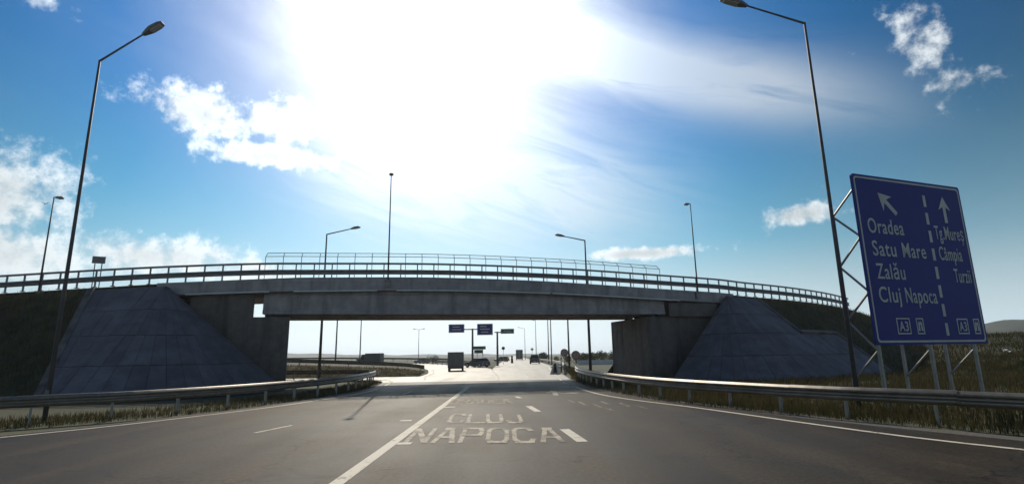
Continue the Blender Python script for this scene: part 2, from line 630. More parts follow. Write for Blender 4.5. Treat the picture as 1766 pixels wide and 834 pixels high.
# edges of the approach road
EDGE_L = [(-44, -14), (-26, 2), (-18.6, 9), (-15.2, 12), (-12.8, 15), (-11.3, 17.8), (-9.6, 22.6), (-8.45, 30), (-8.9, 35.9), (-9.6, 40.5)]
EDGE_R = [(17.0, -14), (13.6, 2), (11.0, 9), (9.7, 11.6), (8.3, 14.4), (6.9, 18), (5.3, 22.6), (4.4, 30), (4.0, 35.9), (3.9, 40.5)]
strip('gravel_shoulder', [(x - 0.4, y) for x, y in EDGE_L], [(x + 0.75, y) for x, y in EDGE_R], -0.012, 'gravel')
strip('road', EDGE_L, EDGE_R, 0.0, 'asphalt')
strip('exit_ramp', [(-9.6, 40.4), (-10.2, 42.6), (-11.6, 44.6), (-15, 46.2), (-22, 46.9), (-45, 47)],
      [(-1.0, 40.4), (-4, 47), (-9.5, 51.3), (-14.5, 51.5), (-22, 51.5), (-45, 51.6)], 0.004, 'asphalt_glare')
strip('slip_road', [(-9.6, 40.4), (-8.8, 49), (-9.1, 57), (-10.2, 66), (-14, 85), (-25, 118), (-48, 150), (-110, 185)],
      [(0.5, 40.4), (-0.9, 49), (-1.8, 57), (-2.5, 66), (-4.6, 85), (-14, 118), (-36, 160), (-100, 202)], 0.008, 'asphalt_glare')
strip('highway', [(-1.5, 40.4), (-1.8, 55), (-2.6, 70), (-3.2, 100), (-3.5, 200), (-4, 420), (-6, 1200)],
      [(4.1, 40.4), (4.6, 55), (5.1, 70), (6.2, 100), (6.4, 200), (7, 420), (9, 1200)], 0.012, 'asphalt_glare')


def line_mark(name, pts, w, z, material, step=1.0):
    P = spline([(p[0], p[1], z) for p in pts], step)
    m = MB()
    fr = frames_of(P)
    for (a, s, _, _), (c, s2, _, _) in zip(fr, fr[1:]):
        m.poly([a - s * w / 2, a + s * w / 2, c + s2 * w / 2, c - s2 * w / 2])
    o = m.build(name, material, fix=False)
    return kind(o, 'structure')


line_mark('lane_line', [(-2.62, -8), (-2.63, 8.4), (-2.63, 12.7), (-2.67, 21.9), (-2.72, 30), (-2.8, 34)], 0.22, 0.005, 'paint_line')
line_mark('edge_line', [(13.2, 0), (10.4, 8), (9.1, 10.2), (8.2, 11.9), (7.4, 14.2), (6.0, 18.7), (4.6, 22.4), (3.8, 26), (3.4, 32), (3.3, 39)], 0.16, 0.005, 'paint_line')
line_mark('edge_line', [(-25.2, 2), (-18, 9), (-14.6, 12), (-12.25, 15), (-10.8, 17.8), (-9.06, 22.6), (-7.9, 30), (-8.4, 35.9), (-8.9, 40)], 0.15, 0.005, 'paint_line')
line_mark('edge_line', [(-8.9, 40), (-9.5, 42.8), (-11.0, 45.2), (-14.6, 46.9), (-22, 47.5), (-44, 47.6)], 0.2, 0.018, 'paint_line')
line_mark('edge_line', [(-7.1, 43.6), (-7.6, 47.5), (-8.2, 51), (-8.5, 56), (-9.6, 66), (-13.3, 85), (-24, 117)], 0.2, 0.018, 'paint_line')
line_mark('lane_line', [(-1.0, 39.5), (-1.75, 54), (-2.65, 69), (-3.0, 100), (-3.2, 200)], 0.2, 0.018, 'paint_line')
line_mark('edge_line', [(3.3, 39), (3.9, 55), (4.5, 70), (5.6, 100), (5.8, 200), (6.2, 400)], 0.16, 0.018, 'paint_line')
for a, c, w in [((1.41, 11.95), (1.18, 14.25), 0.24), ((0.75, 18.2), (0.5, 20.2), 0.22), ((0.25, 23.9), (0.06, 25.0), 0.2),
                ((-6.53, 14.2), (-6.13, 15.85), 0.11), ((-5.5, 27.6), (-5.45, 29.6), 0.12), ((1.2, 46), (1.25, 49), 0.18), ((1.3, 58), (1.35, 62), 0.18), ((1.5, 72), (1.6, 77), 0.18)]:
    line_mark('lane_dash', [a, c], w, 0.005 if a[1] < 40 else 0.018, 'paint_line', 0.5)
# short cross ticks beside the solid line
for x, y, w in [(-2.36, 12.1, 0.3), (-3.15, 16.3, 0.34), (-2.35, 20.3, 0.4)]:
    kind(MB().poly([(x - w / 2, y - 0.14, 0.006), (x + w / 2, y - 0.14, 0.006), (x + w / 2, y + 0.14, 0.006), (x - w / 2, y + 0.14, 0.006)]).build('paint_tick', 'paint_line', fix=False), 'structure')
# tar seams
line_mark('tar_seam', [(-12, 24.6), (-8.6, 25.7), (-2.9, 27.1)], 0.1, 0.0035, 'tar', 0.4)

# painted words: letters drawn with strokes on a 4 x 6 grid
STROKES = {
    'N': [[(0, 0), (0, 6)], [(0, 6), (4, 0)], [(4, 0), (4, 6)]],
    'A': [[(0, 0), (1.6, 6), (2.4, 6), (4, 0)], [(0.8, 2), (3.2, 2)]],
    'P': [[(0, 0), (0, 6), (3.4, 6), (4, 5), (4, 3.6), (3.4, 2.8), (0, 2.8)]],
    'O': [[(0.8, 0), (0, 1), (0, 5), (0.8, 6), (3.2, 6), (4, 5), (4, 1), (3.2, 0), (0.8, 0)]],
    'C': [[(4, 1.4), (3.2, 0), (0.8, 0), (0, 1), (0, 5), (0.8, 6), (3.2, 6), (4, 4.7)]],
    'L': [[(0, 6), (0, 0), (4, 0)]],
    'U': [[(0, 6), (0, 1), (0.8, 0), (3.2, 0), (4, 1), (4, 6)]],
    'J': [[(4, 6), (4, 1), (3.2, 0), (0.8, 0), (0, 1.4)]],
    'R': [[(0, 0), (0, 6), (3.4, 6), (4, 5), (4, 3.8), (3.4, 3), (0, 3)], [(2, 3), (4, 0)]],
    'D': [[(0, 0), (0, 6), (2.8, 6), (4, 4.6), (4, 1.4), (2.8, 0), (0, 0)]],
    'E': [[(4, 0), (0, 0), (0, 6), (4, 6)], [(0, 3), (3.2, 3)]],
}


def road_word(word, nl, nr, fl, fr, material, sw=0.15, label=None):
    """nl, nr, fl, fr: near-left, near-right, far-left, far-right ground points of the word"""
    nl, nr, fl, fr = [Vector((p[0], p[1], 0.0055)) for p in (nl, nr, fl, fr)]
    tot = len(word) * 4 + (len(word) - 1) * 1.7
    root = thing('road_word', label, 'road marking')

    def at(u, w):
        u /= tot; w /= 6.0
        a = nl.lerp(nr, u); c = fl.lerp(fr, u)
        return a.lerp(c, w)
    for i, ch in enumerate(word):
        m = MB()
        k = 0
        for st in STROKES[ch]:
            for p, q in zip(st, st[1:]):
                a = at(p[0] + i * 5.7, p[1]); c = at(q[0] + i * 5.7, q[1])
                d = (c - a); L = d.length
                if L < 1e-4:
                    continue
                d /= L
                s = Vector((d.y, -d.x, 0))
                # strokes across the road are laid wider, as paint seen at a slant is
                wd = sw * (0.5 + 0.95 * abs(d.x))
                e = d * wd * 0.3
                up = Vector((0, 0, 0.0004 * k)); k += 1
                m.poly([a - e - s * wd / 2 + up, a - e + s * wd / 2 + up, c + e + s * wd / 2 + up, c + e - s * wd / 2 + up])
        m.build('letter', material, root, fix=False)
    return root


road_word('NAPOCA', (-2.36, 12.2), (1.0, 11.95), (-2.46, 14.5), (1.0, 14.1), 'paint_text', 0.2, 'large worn white word NAPOCA painted on the asphalt, nearest of the road words')
road_word('CLUJ', (-1.85, 15.65), (0.2, 15.4), (-1.95, 17.85), (0.1, 17.5), 'paint_text', 0.2, 'worn white word CLUJ painted on the asphalt beyond NAPOCA')
road_word('ORADEA', (-2.52, 21.6), (-0.1, 21.45), (-2.6, 23.8), (-0.25, 23.4), 'paint_faint', 0.2, 'faint white word ORADEA painted on the asphalt near the shadow')


def road_arrow():
    m = MB()
    z = 0.0055
    m.poly([(1.75, 25.2, z), (2.0, 25.2, z), (2.05, 27.0, z), (1.8, 27.0, z)])
    m.poly([(1.5, 26.95, z + .0004), (2.3, 26.75, z + .0004), (1.9, 28.6, z + .0004)])
    m.poly([(2.0, 26.2, z + .0008), (2.7, 26.35, z + .0008), (2.7, 26.75, z + .0008), (2.0, 26.5, z + .0008)])
    m.poly([(2.65, 26.0, z + .0012), (3.25, 26.55, z + .0012), (2.65, 27.1, z + .0012)])
    tag(m.build('road_arrow', 'paint_text', fix=False), 'worn white lane arrow painted on the road at the bridge shadow', 'road marking')
    for k, (x, y, l) in enumerate([(2.5, 20.0, 1.7), (2.9, 19.2, 1.5), (3.35, 20.4, 1.2), (3.1, 18.2, 0.9), (3.9, 19.4, 1.6), (2.2, 21.3, 1.3), (4.3, 18.6, 1.2)]):
        kind(MB().poly([(x, y, .0055), (x + .13, y - .1, .0055), (x + .05, y + l, .0055), (x - .08, y + l, .0055)]).build('worn_marking', 'paint_faint', fix=False), 'structure')


road_arrow()

# ---------------------------------------------------------------- the overpass
PLAN = [(-110, 45), (-75, 38.5), (-60, 36), (-50, 34.5), (-37, 33.2), (-27, 33.0), (-17, 33.5), (-10, 35.06), (12, 39.95), (19, 43.3), (27, 48.6), (37, 57.5), (50, 71), (70, 94), (100, 130)]
RAILZ = [(-110, 5.0), (-60, 6.3), (-45, 6.75), (-32, 7.15), (-25, 7.5), (-16, 7.8), (-8, 8.0), (-3, 8.01), (5, 7.8), (11, 7.46), (17, 7.28), (23, 7.18), (32, 7.05), (40, 6.5), (50, 5.7), (70, 5.0), (100, 4.4)]
EDGE = spline([(x, y, 0) for x, y in PLAN], 0.27)          # near edge line of the upper road


def deck_z(x):
    s = sum(lerp_table(RAILZ, x + d) for d in (-3, -1.5, 0, 1.5, 3)) / 5.0
    return s - 1.12


EFR = frames_of(EDGE)


def edge_at(x):
    """frame of the edge line at a given x"""
    lo, hi = 0, len(EDGE) - 1
    while hi - lo > 1:
        mid = (lo + hi) // 2
        if EDGE[mid].x < x:
            lo = mid
        else:
            hi = mid
    k = (x - EDGE[lo].x) / (EDGE[hi].x - EDGE[lo].x)
    p = EDGE[lo].lerp(EDGE[hi], k)
    t = EFR[lo][3].lerp(EFR[hi][3], k).normalized()
    n = Vector((t.y, -t.x, 0))       # towards the camera side
    return p, t, n


DECK_W = 7.2
XL, XR = -22.0, 17.2                   # ends of the deck


def overpass():
    root = thing('road_bridge', 'grey concrete girder bridge carrying a road over the highway', 'bridge', (-2, 37, 0))
    inv = Matrix.Translation((2, -37, 0))

    def add(m, name, material):
        m.v = [tuple(inv @ Vector(p)) for p in m.v]
        return m.build(name, material, root)
    # deck slab with an overhanging fascia
    xs = [XL + (XR - XL) * i / 24 for i in range(25)]
    prof = [(0.0, -0.02), (0.0, -0.42), (-0.03, -0.74), (-0.16, -0.76), (-0.34, -0.6), (-0.9, -0.52), (-DECK_W + 0.9, -0.52), (-DECK_W + 0.2, -0.6), (-DECK_W + 0.03, -0.74), (-DECK_W, -0.42), (-DECK_W, -0.02)]
    m = MB()
    m.sweep([(Vector((edge_at(x)[0].x, edge_at(x)[0].y, deck_z(x))), edge_at(x)[2], Vector((0, 0, 1))) for x in xs], prof)
    add(m, 'deck_slab', 'concrete')
    # kerb on the near edge, slightly proud
    m = MB()
    m.sweep([(Vector((edge_at(x)[0].x, edge_at(x)[0].y, deck_z(x))), edge_at(x)[2], Vector((0, 0, 1))) for x in xs], [(0.025, -0.16), (0.025, 0.03), (-0.4, 0.03), (-0.4, -0.16)])
    add(m, 'kerb', 'concrete')
    m = MB()
    m.sweep([(Vector((edge_at(x)[0].x, edge_at(x)[0].y, deck_z(x))), edge_at(x)[2], Vector((0, 0, 1))) for x in xs], [(-0.41, -0.019), (-0.41, -0.01), (-DECK_W + .05, -0.01), (-DECK_W + .05, -0.019)])
    add(m, 'carriageway', 'asphalt')
    # girders
    for k in range(4):
        off = 0.36 + k * 1.98
        x0 = -15.75 - 0.43 * off * 0.9 + (0.1 if k else 0); x1 = 11.35 - 0.2 * off
        a = Vector((x0, 34.02 + 0.222 * (x0 + 15.7) + off, 0)); c = Vector((x1, 34.02 + 0.222 * (x1 + 15.7) + off, 0))
        m = MB()
        fr = []
        for i in range(2):
            p = a if i == 0 else c
            t = (c - a).normalized()
            fr.append((p, Vector((t.y, -t.x, 0)), Vector((0, 0, 1))))
        h0, h1 = 4.6, 6.13
        m.sweep(fr, [(0.06, h0), (0.06, h0 + .22), (0.0, h0 + .3), (0.0, h1 - .3), (0.05, h1 - .22), (0.05, h1 - .02), (-0.62, h1 - .02), (-0.62, h1 - .22), (-0.57, h1 - .3), (-0.57, h0 + .3), (-0.63, h0 + .22), (-0.63, h0)])
        add(m, 'girder', 'concrete')
        for (p, s) in ((a + (c - a).normalized() * 0.35, 1), (c - (c - a).normalized() * 0.35, -1)):
            m = MB().box((p.x - .25, p.y + .08, 4.42), (p.x + .25, p.y + .5, 4.6))
            add(m, 'bearing', 'rubber')
    # soffit slabs between the girders
    # abutments: skewed blocks with a bearing seat and a back wall
    def skew_block(name, pts, z0, z1, material='concrete_wall'):
        m = MB().prism([(x, y, z0) for x, y in pts], [(x, y, z1) for x, y in pts])
        return add(m, name, material)
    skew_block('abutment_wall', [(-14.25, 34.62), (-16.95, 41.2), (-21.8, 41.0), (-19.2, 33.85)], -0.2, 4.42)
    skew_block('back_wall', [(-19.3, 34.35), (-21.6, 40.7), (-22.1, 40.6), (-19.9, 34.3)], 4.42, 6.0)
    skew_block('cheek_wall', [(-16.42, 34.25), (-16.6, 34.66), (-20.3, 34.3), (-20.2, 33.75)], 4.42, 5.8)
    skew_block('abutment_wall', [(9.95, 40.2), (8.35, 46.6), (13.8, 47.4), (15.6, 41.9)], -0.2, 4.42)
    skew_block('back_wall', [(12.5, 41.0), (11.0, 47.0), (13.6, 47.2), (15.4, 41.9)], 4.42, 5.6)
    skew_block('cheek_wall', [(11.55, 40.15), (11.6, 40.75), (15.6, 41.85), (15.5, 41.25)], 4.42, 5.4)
    # conduit sections clipped under the fascia
    for x0, x1 in [(-20.2, -15.3), (-13.9, -8.9), (-7.7, 2.6), (2.75, 12.3)]:
        xx = [x0 + (x1 - x0) * i / 6 for i in range(7)]
        m = MB()
        m.tube([edge_at(x)[0] + edge_at(x)[2] * 0.08 + Vector((0, 0, deck_z(x) - 0.76)) for x in xx], 0.05, 8)
        add(m, 'conduit_pipe', 'white_paint')
    return root


overpass()


# embankments, paved cones
def emb_height(x):
    return deck_z(x) - 0.18


def embankment(name, x0, x1, step):
    """grass bank of the upper road: crest, near slope and far slope"""
    n = int(abs(x1 - x0) / step)
    v, f = [], []
    for i in range(n + 1):
        x = x0 + (x1 - x0) * i / n
        p, t, nn = edge_at(x)
        H = emb_height(x)
        for (a, z) in [(1.22 * H + 1.5, -0.1), (1.22 * H, 0.0), (0.80 * H, H * .35), (0.41 * H, H * .67), (0.28, H), (-DECK_W - .3, H), (-DECK_W - 1.22 * H, -0.1)]:
            jit = 0.0 if a <= 0.3 else random.uniform(-.05, .05)
            q = p + nn * a
            v.append((q.x, q.y, z - 0.07 + jit))
    k = 7
    for i in range(n):
        for j in range(k - 1):
            f.append((i * k + j, i * k + j + 1, (i + 1) * k + j + 1, (i + 1) * k + j))
    me = bpy.data.meshes.new(name)
    me.from_pydata(v, [], f)
    me.materials.append(MATS['bank'])
    bm = bmesh.new(); bm.from_mesh(me); bmesh.ops.recalc_face_normals(bm, faces=bm.faces); bm.to_mesh(me); bm.free()
    o = kind(link(name, me), 'structure')
    # upper road surface on top
    m = MB()
    xs = [x0 + (x1 - x0) * i / n for i in range(n + 1)]
    fr = [(Vector((edge_at(x)[0].x, edge_at(x)[0].y, deck_z(x))), edge_at(x)[2], Vector((0, 0, 1))) for x in xs]
    m.sweep(fr, [(-.15, -0.3), (-.15, -0.03), (-DECK_W + .15, -0.03), (-DECK_W + .15, -0.3)])
    kind(m.build('upper_road', 'asphalt'), 'structure')
    return o


XA_L, XA_R = -21.3, 16.2               # apexes of the cones
EMB_L = embankment('embankment_left', -105, -21.6, 1.5)
EMB_R = embankment('embankment_right', 16.8, 95, 1.5)


def cone_point(xa, sgn, r_t):
    p0, t, n = edge_at(xa)
    H = emb_height(xa)

    def pt(u, w):
        """u: 0 = straight towards the camera side, 1 = along the road into the opening; w: 0 at the top, 1 at the toe"""
        an = u * math.pi / 2
        d = n * (math.cos(an) * 1.22 * H) + t * (sgn * math.sin(an) * r_t)
        q = p0 + n * 0.28 + d * w
        return Vector((q.x, q.y, H * (1 - w)))
    return pt


def side_point(u, w):
    """u is x along the road, w 0 at the crest, 1 at the toe"""
    p, t, n = edge_at(u)
    H = emb_height(u)
    q = p + n * (0.28 + (1.22 * H - 0.28) * w)
    return Vector((q.x, q.y, H * (1 - w)))


def slabs(pf, us, ws, parent, skip=None):
    gap = 0.026
    for i in range(len(us) - 1):
        for j in range(len(ws) - 1):
            if skip and skip(us[i], us[i + 1], ws[j], ws[j + 1]):
                continue
            a, c, d, e = pf(us[i], ws[j]), pf(us[i + 1], ws[j]), pf(us[i + 1], ws[j + 1]), pf(us[i], ws[j + 1])
            cen = (a + c + d + e) / 4
            nor = (d - a).cross(e - c)
            if nor.length < 1e-6:
                continue
            nor.normalize()
            if nor.z < 0:
                nor = -nor
            lift = random.uniform(0.02, 0.045)
            q = []
            for p in (a, c, d, e):
                dv = cen - p
                q.append(p + dv.normalized() * min(gap * 1.4, dv.length * .4) + nor * (lift + random.uniform(-.006, .006)))
            m = MB()
            if (q[0] - q[1]).length < 0.03:
                q = [q[0], q[2], q[3]]
            m.prism([p - nor * 0.09 for p in q], q)
            m.build('paving_slab', 'slab', parent)


def paved_cone(name, xa, sgn, r_t):
    pf = cone_point(xa, sgn, r_t)
    v, f = [], []
    nu, nw = 16, 6
    for i in range(nu + 1):
        for j in range(nw + 1):
            p = pf(i / nu, j / nw * 1.03)
            v.append((p.x, p.y, p.z - 0.02))
    for i in range(nu):
        for j in range(nw):
            f.append((i * (nw + 1) + j, i * (nw + 1) + j + 1, (i + 1) * (nw + 1) + j + 1, (i + 1) * (nw + 1) + j))
    me = bpy.data.meshes.new(name)
    me.from_pydata(v, [], f)
    me.materials.append(MATS['joint'])
    bm = bmesh.new(); bm.from_mesh(me); bmesh.ops.recalc_face_normals(bm, faces=bm.faces); bm.to_mesh(me); bm.free()
    o = kind(link(name, me), 'structure')
    us = [i / 13 for i in range(14)]
    slabs(pf, us, [0.02, 0.26, 0.5, 0.75, 1.0], o)
    return o


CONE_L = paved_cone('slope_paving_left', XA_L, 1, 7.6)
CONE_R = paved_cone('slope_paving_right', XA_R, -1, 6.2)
# paved side slopes next to the cones
def left_side(u, w):
    xb = -25.6 + 3.6 * w            # the paving narrows towards the toe
    return side_point(xb + (XA_L - .02 - xb) * u, w)


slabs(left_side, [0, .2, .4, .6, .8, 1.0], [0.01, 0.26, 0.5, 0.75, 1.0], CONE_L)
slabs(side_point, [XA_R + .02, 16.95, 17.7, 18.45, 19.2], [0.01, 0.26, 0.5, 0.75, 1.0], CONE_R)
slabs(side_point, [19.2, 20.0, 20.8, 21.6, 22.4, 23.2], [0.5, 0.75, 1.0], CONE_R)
# kerb strips that bound the paving
for par, pts in ((CONE_R, [(19.35, 0.0), (19.35, 0.47)]), (CONE_R, [(19.35, 0.47), (23.2, 0.47)]), (CONE_R, [(23.35, 0.46), (23.35, 1.0)]), (CONE_L, [(-25.75, 0.0), (-22.15, 1.0)])):
    a = side_point(*pts[0]); c = side_point(*pts[1])
    up = (Vector((0, 0, 1)) + edge_at(pts[0][0])[2] * 0.6).normalized()
    t = (c - a).normalized(); s = t.cross(up).normalized()
    m = MB().sweep([(a, s, up), (c, s, up)], [(-0.17, -0.1), (-0.17, 0.10), (0.17, 0.10), (0.17, -0.1)])
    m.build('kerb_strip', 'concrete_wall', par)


def ramp01(a, lo, hi):
    t = max(0.0, min(1.0, (a - lo) / (hi - lo)))
    return t * t * (3 - 2 * t)


def rise_z(x, y):
    base = 3.1 * ramp01(x, 21 + (y - 26) * .25, 52) * ramp01(y, 24, 58) + 1.2 * ramp01(x, 55, 120) * ramp01(y, 30, 90)
    return base + .12 * math.sin(x * .9 + y * .4) * ramp01(base, .1, 1) - .1


def grass_rise():
    nx, ny = 66, 60
    v = [(20 + 150 * (i / nx) ** 1.4, 22 + 110 * j / ny, 0) for j in range(ny + 1) for i in range(nx + 1)]
    v = [(x, y, rise_z(x, y) + random.uniform(-.04, .04)) for x, y, _ in v]
    f = [(j * (nx + 1) + i, j * (nx + 1) + i + 1, (j + 1) * (nx + 1) + i + 1, (j + 1) * (nx + 1) + i) for j in range(ny) for i in range(nx)]
    me = bpy.data.meshes.new('grass_rise')
    me.from_pydata(v, [], f)
    me.materials.append(MATS['bank'])
    kind(link('grass_rise', me), 'structure')


grass_rise()

# ---------------------------------------------------------------- steel barriers
W_PROF = [(0.00, 0.0), (0.022, 0.012), (0.075, 0.062), (0.08, 0.085), (0.075, 0.108), (0.012, 0.148), (0.008, 0.17), (0.012, 0.192), (0.075, 0.232), (0.08, 0.255), (0.075, 0.278), (0.022, 0.328), (0.0, 0.34)]


def w_profile(base, scale=1.0, flip=1):
    out = [(flip * a * scale, base + e * scale) for a, e in W_PROF]
    back = [(flip * (a * scale - 0.008), base + e * scale) for a, e in reversed(W_PROF)]
    return out + back


def guard_rail(pts, label, group, height=0.8, spacing=2.0, flip=1, scale=1.12, name='guard_rail', zf=None, posts=True, sec=4.0):
    P = spline([(p[0], p[1], p[2] if len(p) > 2 else 0) for p in pts], 0.5)
    o0 = P[len(P) // 2].copy()
    root = thing(name, label, 'guard rail', o0, 0, group)
    fr = frames_of([p - o0 for p in P])
    per = int(sec / 0.5)
    i = 0
    while i < len(fr) - 1:
        seg = fr[i:min(len(fr), i + per + 1)]
        if len(seg) < 2:
            break
        m = MB()
        sh = 0.006 if (i // per) % 2 else 0.0      # alternate sections lap over each other
        m.sweep([(f[0], f[1], f[2]) for f in seg], [(a + flip * sh, e) for a, e in w_profile(height - 0.34 * scale, scale, flip)])
        sec_ob = m.build('rail_section', 'galvanised', root)
        sec_ob.location.z = random.uniform(-.008, .008)
        a = seg[0]
        q = MB()
        fx = flip * 0.085 * scale + flip * sh
        for zz_ in (height - 0.34 * scale + .085 * scale, height - 0.34 * scale + .255 * scale):
            for dt in (-.09, .09):
                q.tube([a[0] + a[3] * dt + a[1] * (fx - flip * .02) + Vector((0, 0, zz_)), a[0] + a[3] * dt + a[1] * (fx + flip * .012) + Vector((0, 0, zz_))], .018, 6)
        kind(q.build('splice_bolts', 'galvanised_post', sec_ob), 'stuff')
        i += per
    if posts:
        pm = MB().box((-0.05, -0.03, -0.12), (0.05, 0.03, height - 0.06))
        pm.box((-0.05, -0.035, height - 0.3), (0.12, 0.035, height - 0.1))
        pme = pm.mesh('post', 'galvanised_post')
        k = int(spacing / 0.5)
        for j in range(1, len(fr), k):
            f = fr[j]
            s = f[1] * flip
            q = f[0] - s * 0.13
            link('post', pme, root, (q.x, q.y, q.z), math.atan2(s.y, s.x))
    return root


guard_rail([(15.2, -6), (13.6, 2), (13.2, 7), (12.0, 10.6), (10.6, 12.9), (8.8, 15.1), (7.2, 18.4), (5.95, 21.6), (5.15, 25.5), (4.75, 30), (4.6, 36), (4.75, 42), (5.3, 47.5)],
           'long galvanised guard rail curving along the right road edge below the blue sign', None, height=0.82, flip=-1, scale=1.05)
guard_rail([(-42, -4), (-30, 4.5), (-21, 11.6), (-16.6, 15.0), (-14.6, 16.6), (-12.5, 18.6), (-10.95, 21.4), (-9.95, 25), (-9.2, 30), (-9.5, 35), (-10.0, 39.4), (-10.7, 42.3), (-12.2, 44.2), (-15.6, 45.7), (-22, 46.3), (-34, 46.5)],
           'galvanised guard rail along the left road edge, turning left beyond the bridge', None, height=0.85, flip=1, scale=1.0)


def bridge_barrier(name, off, label):
    """tall parapet barrier: top tube, W beam and posts"""
    x0, x1 = -62.0, 34.0
    base = Vector((-2, 37, 6.9))
    root = thing(name, label, 'guard rail', base)
    xs = [x0 + (x1 - x0) * i / 120 for i in range(121)]
    fr = []
    for x in xs:
        p, t, n = edge_at(x)
        fr.append((Vector((p.x, p.y, deck_z(x))) + n * off - base, n, Vector((0, 0, 1))))
    per = 6
    for i in range(0, 120, per):
        m = MB().sweep(fr[i:i + per + 1], [(-0.05, 1.0), (-0.05, 1.12), (0.05, 1.12), (0.05, 1.0)])
        m.build('top_rail', 'barrier_steel', root)
        m = MB().sweep(fr[i:i + per + 1], w_profile(0.33, 1.0, 1))
        m.build('beam', 'barrier_steel', root)
    pme = MB().box((-0.09, -0.035, 0.0), (-0.005, 0.035, 1.02)).box((-0.14, -0.09, 0.0), (0.06, 0.09, 0.04)).mesh('post', 'barrier_steel')
    x = x0
    while x < x1:
        p, t, n = edge_at(x)
        q = Vector((p.x, p.y, deck_z(x))) + n * off - base
        link('post', pme, root, q, math.atan2(n.y, n.x))
        x += 1.1 * t.x
    return root


bridge_barrier('bridge_barrier', -0.14, 'dark steel parapet barrier along the near edge of the bridge')
bridge_barrier('bridge_barrier', -DECK_W + 0.25, 'dark steel parapet barrier along the far edge of the bridge, behind the near one')


def screen_fence():
    base = Vector((-2, 36.5, 6.9))
    root = thing('screen_fence', 'tall light railing with bent top standing on the bridge above the road', 'fence', base)
    xs = [-15.75 + 26.85 * i / 25 for i in range(26)]
    off = -0.32

    def at(x, dz, back=0.0):
        p, t, n = edge_at(x)
        return Vector((p.x, p.y, deck_z(x) + dz)) + n * (off - back) - base
    for dz, back, r in ((1.56, 0.0, 0.022), (1.86, 0.42, 0.022), (1.1, 0.0, 0.014)):
        MB().tube([at(x, dz, back) for x in xs], r, 6).build('rail', 'galvanised_post', root)
    for x in xs:
        MB().tube([at(x, 0.02), at(x, 1.56), at(x, 1.86, 0.42)], 0.022, 6).build('post', 'galvanised_post', root)
    # fine wires of the screen, too thin to pick apart
    m = MB()
    for dz, back in [(1.2, 0), (1.3, 0), (1.4, 0), (1.5, 0), (1.66, .14), (1.76, .28)]:
        m.tube([at(x, dz, back) for x in xs], 0.0025, 3)
    kind(m.build('wire_screen', 'galvanised_post', root), 'stuff')


screen_fence()


# ---------------------------------------------------------------- lamp posts
def lamp_post(label, loc, h, arm, rise, group, rz=0.0, r0=0.1, r1=0.045, head=0.78, base=True):
    """arm points along local +x"""
    root = thing('street_lamp', label, 'street lamp', loc, rz, group)
    MB().tube([(0, 0, -0.1), (0, 0, h * 0.5), (0, 0, h)], [r0, (r0 + r1) / 2, r1], 10).build('pole', 'lamp_metal', root, smooth=True)
    if base:
        MB().box((-.2, -.2, -.08), (.2, .2, .03)).build('base_plate', 'lamp_metal', root)
        MB().box((-.06, -r0 - .012, .5), (.06, -r0 + .02, 1.0)).build('access_door', 'lamp_head', root)
    if arm > 0:
        MB().tube([(0, 0, h - 0.03), (arm, 0, h + rise)], [r1, r1 * 0.75], 8).build('arm', 'lamp_metal', root)
    d = Vector((arm if arm > 0 else 1, 0, rise)).normalized()
    up = Vector((-d.z, 0, d.x))
    o = Vector((arm, 0, h + rise)) if arm > 0 else Vector((-0.05, 0, h))
    m = MB()
    secs = [(-0.06, .05, .05, -.04), (0.12, .11, .09, -.05), (0.3, .15, .12, -.06), (head * .8, .15, .10, -.06), (head, .10, .03, -.05)]
    n = len(m.v)
    for (s, w, t, b) in secs:
        for (yy, zz) in ((-w, b), (w, b), (w, t * .4), (w * .6, t), (-w * .6, t), (-w, t * .4)):
            m.v.append(tuple(o + d * s + up * zz + Vector((0, yy, 0))))
    for i in range(len(secs) - 1):
        for k in range(6):
            k2 = (k + 1) % 6
            m.f.append((n + i * 6 + k, n + i * 6 + k2, n + (i + 1) * 6 + k2, n + (i + 1) * 6 + k))
    m.f.append(tuple(range(n, n + 6))); m.f.append(tuple(range(n + 24, n + 30)))
    hd = m.build('lamp_head', 'lamp_head', root)
    g = MB()
    g.prism([tuple(o + d * a + up * -.085 + Vector((0, b, 0))) for a, b in ((.28, -.1), (head * .85, -.1), (head * .85, .1), (.28, .1))],
            [tuple(o + d * a + up * -.055 + Vector((0, b, 0))) for a, b in ((.25, -.12), (head * .88, -.12), (head * .88, .12), (.25, .12))])
    g.build('lens', 'lamp_glass', hd)
    return root


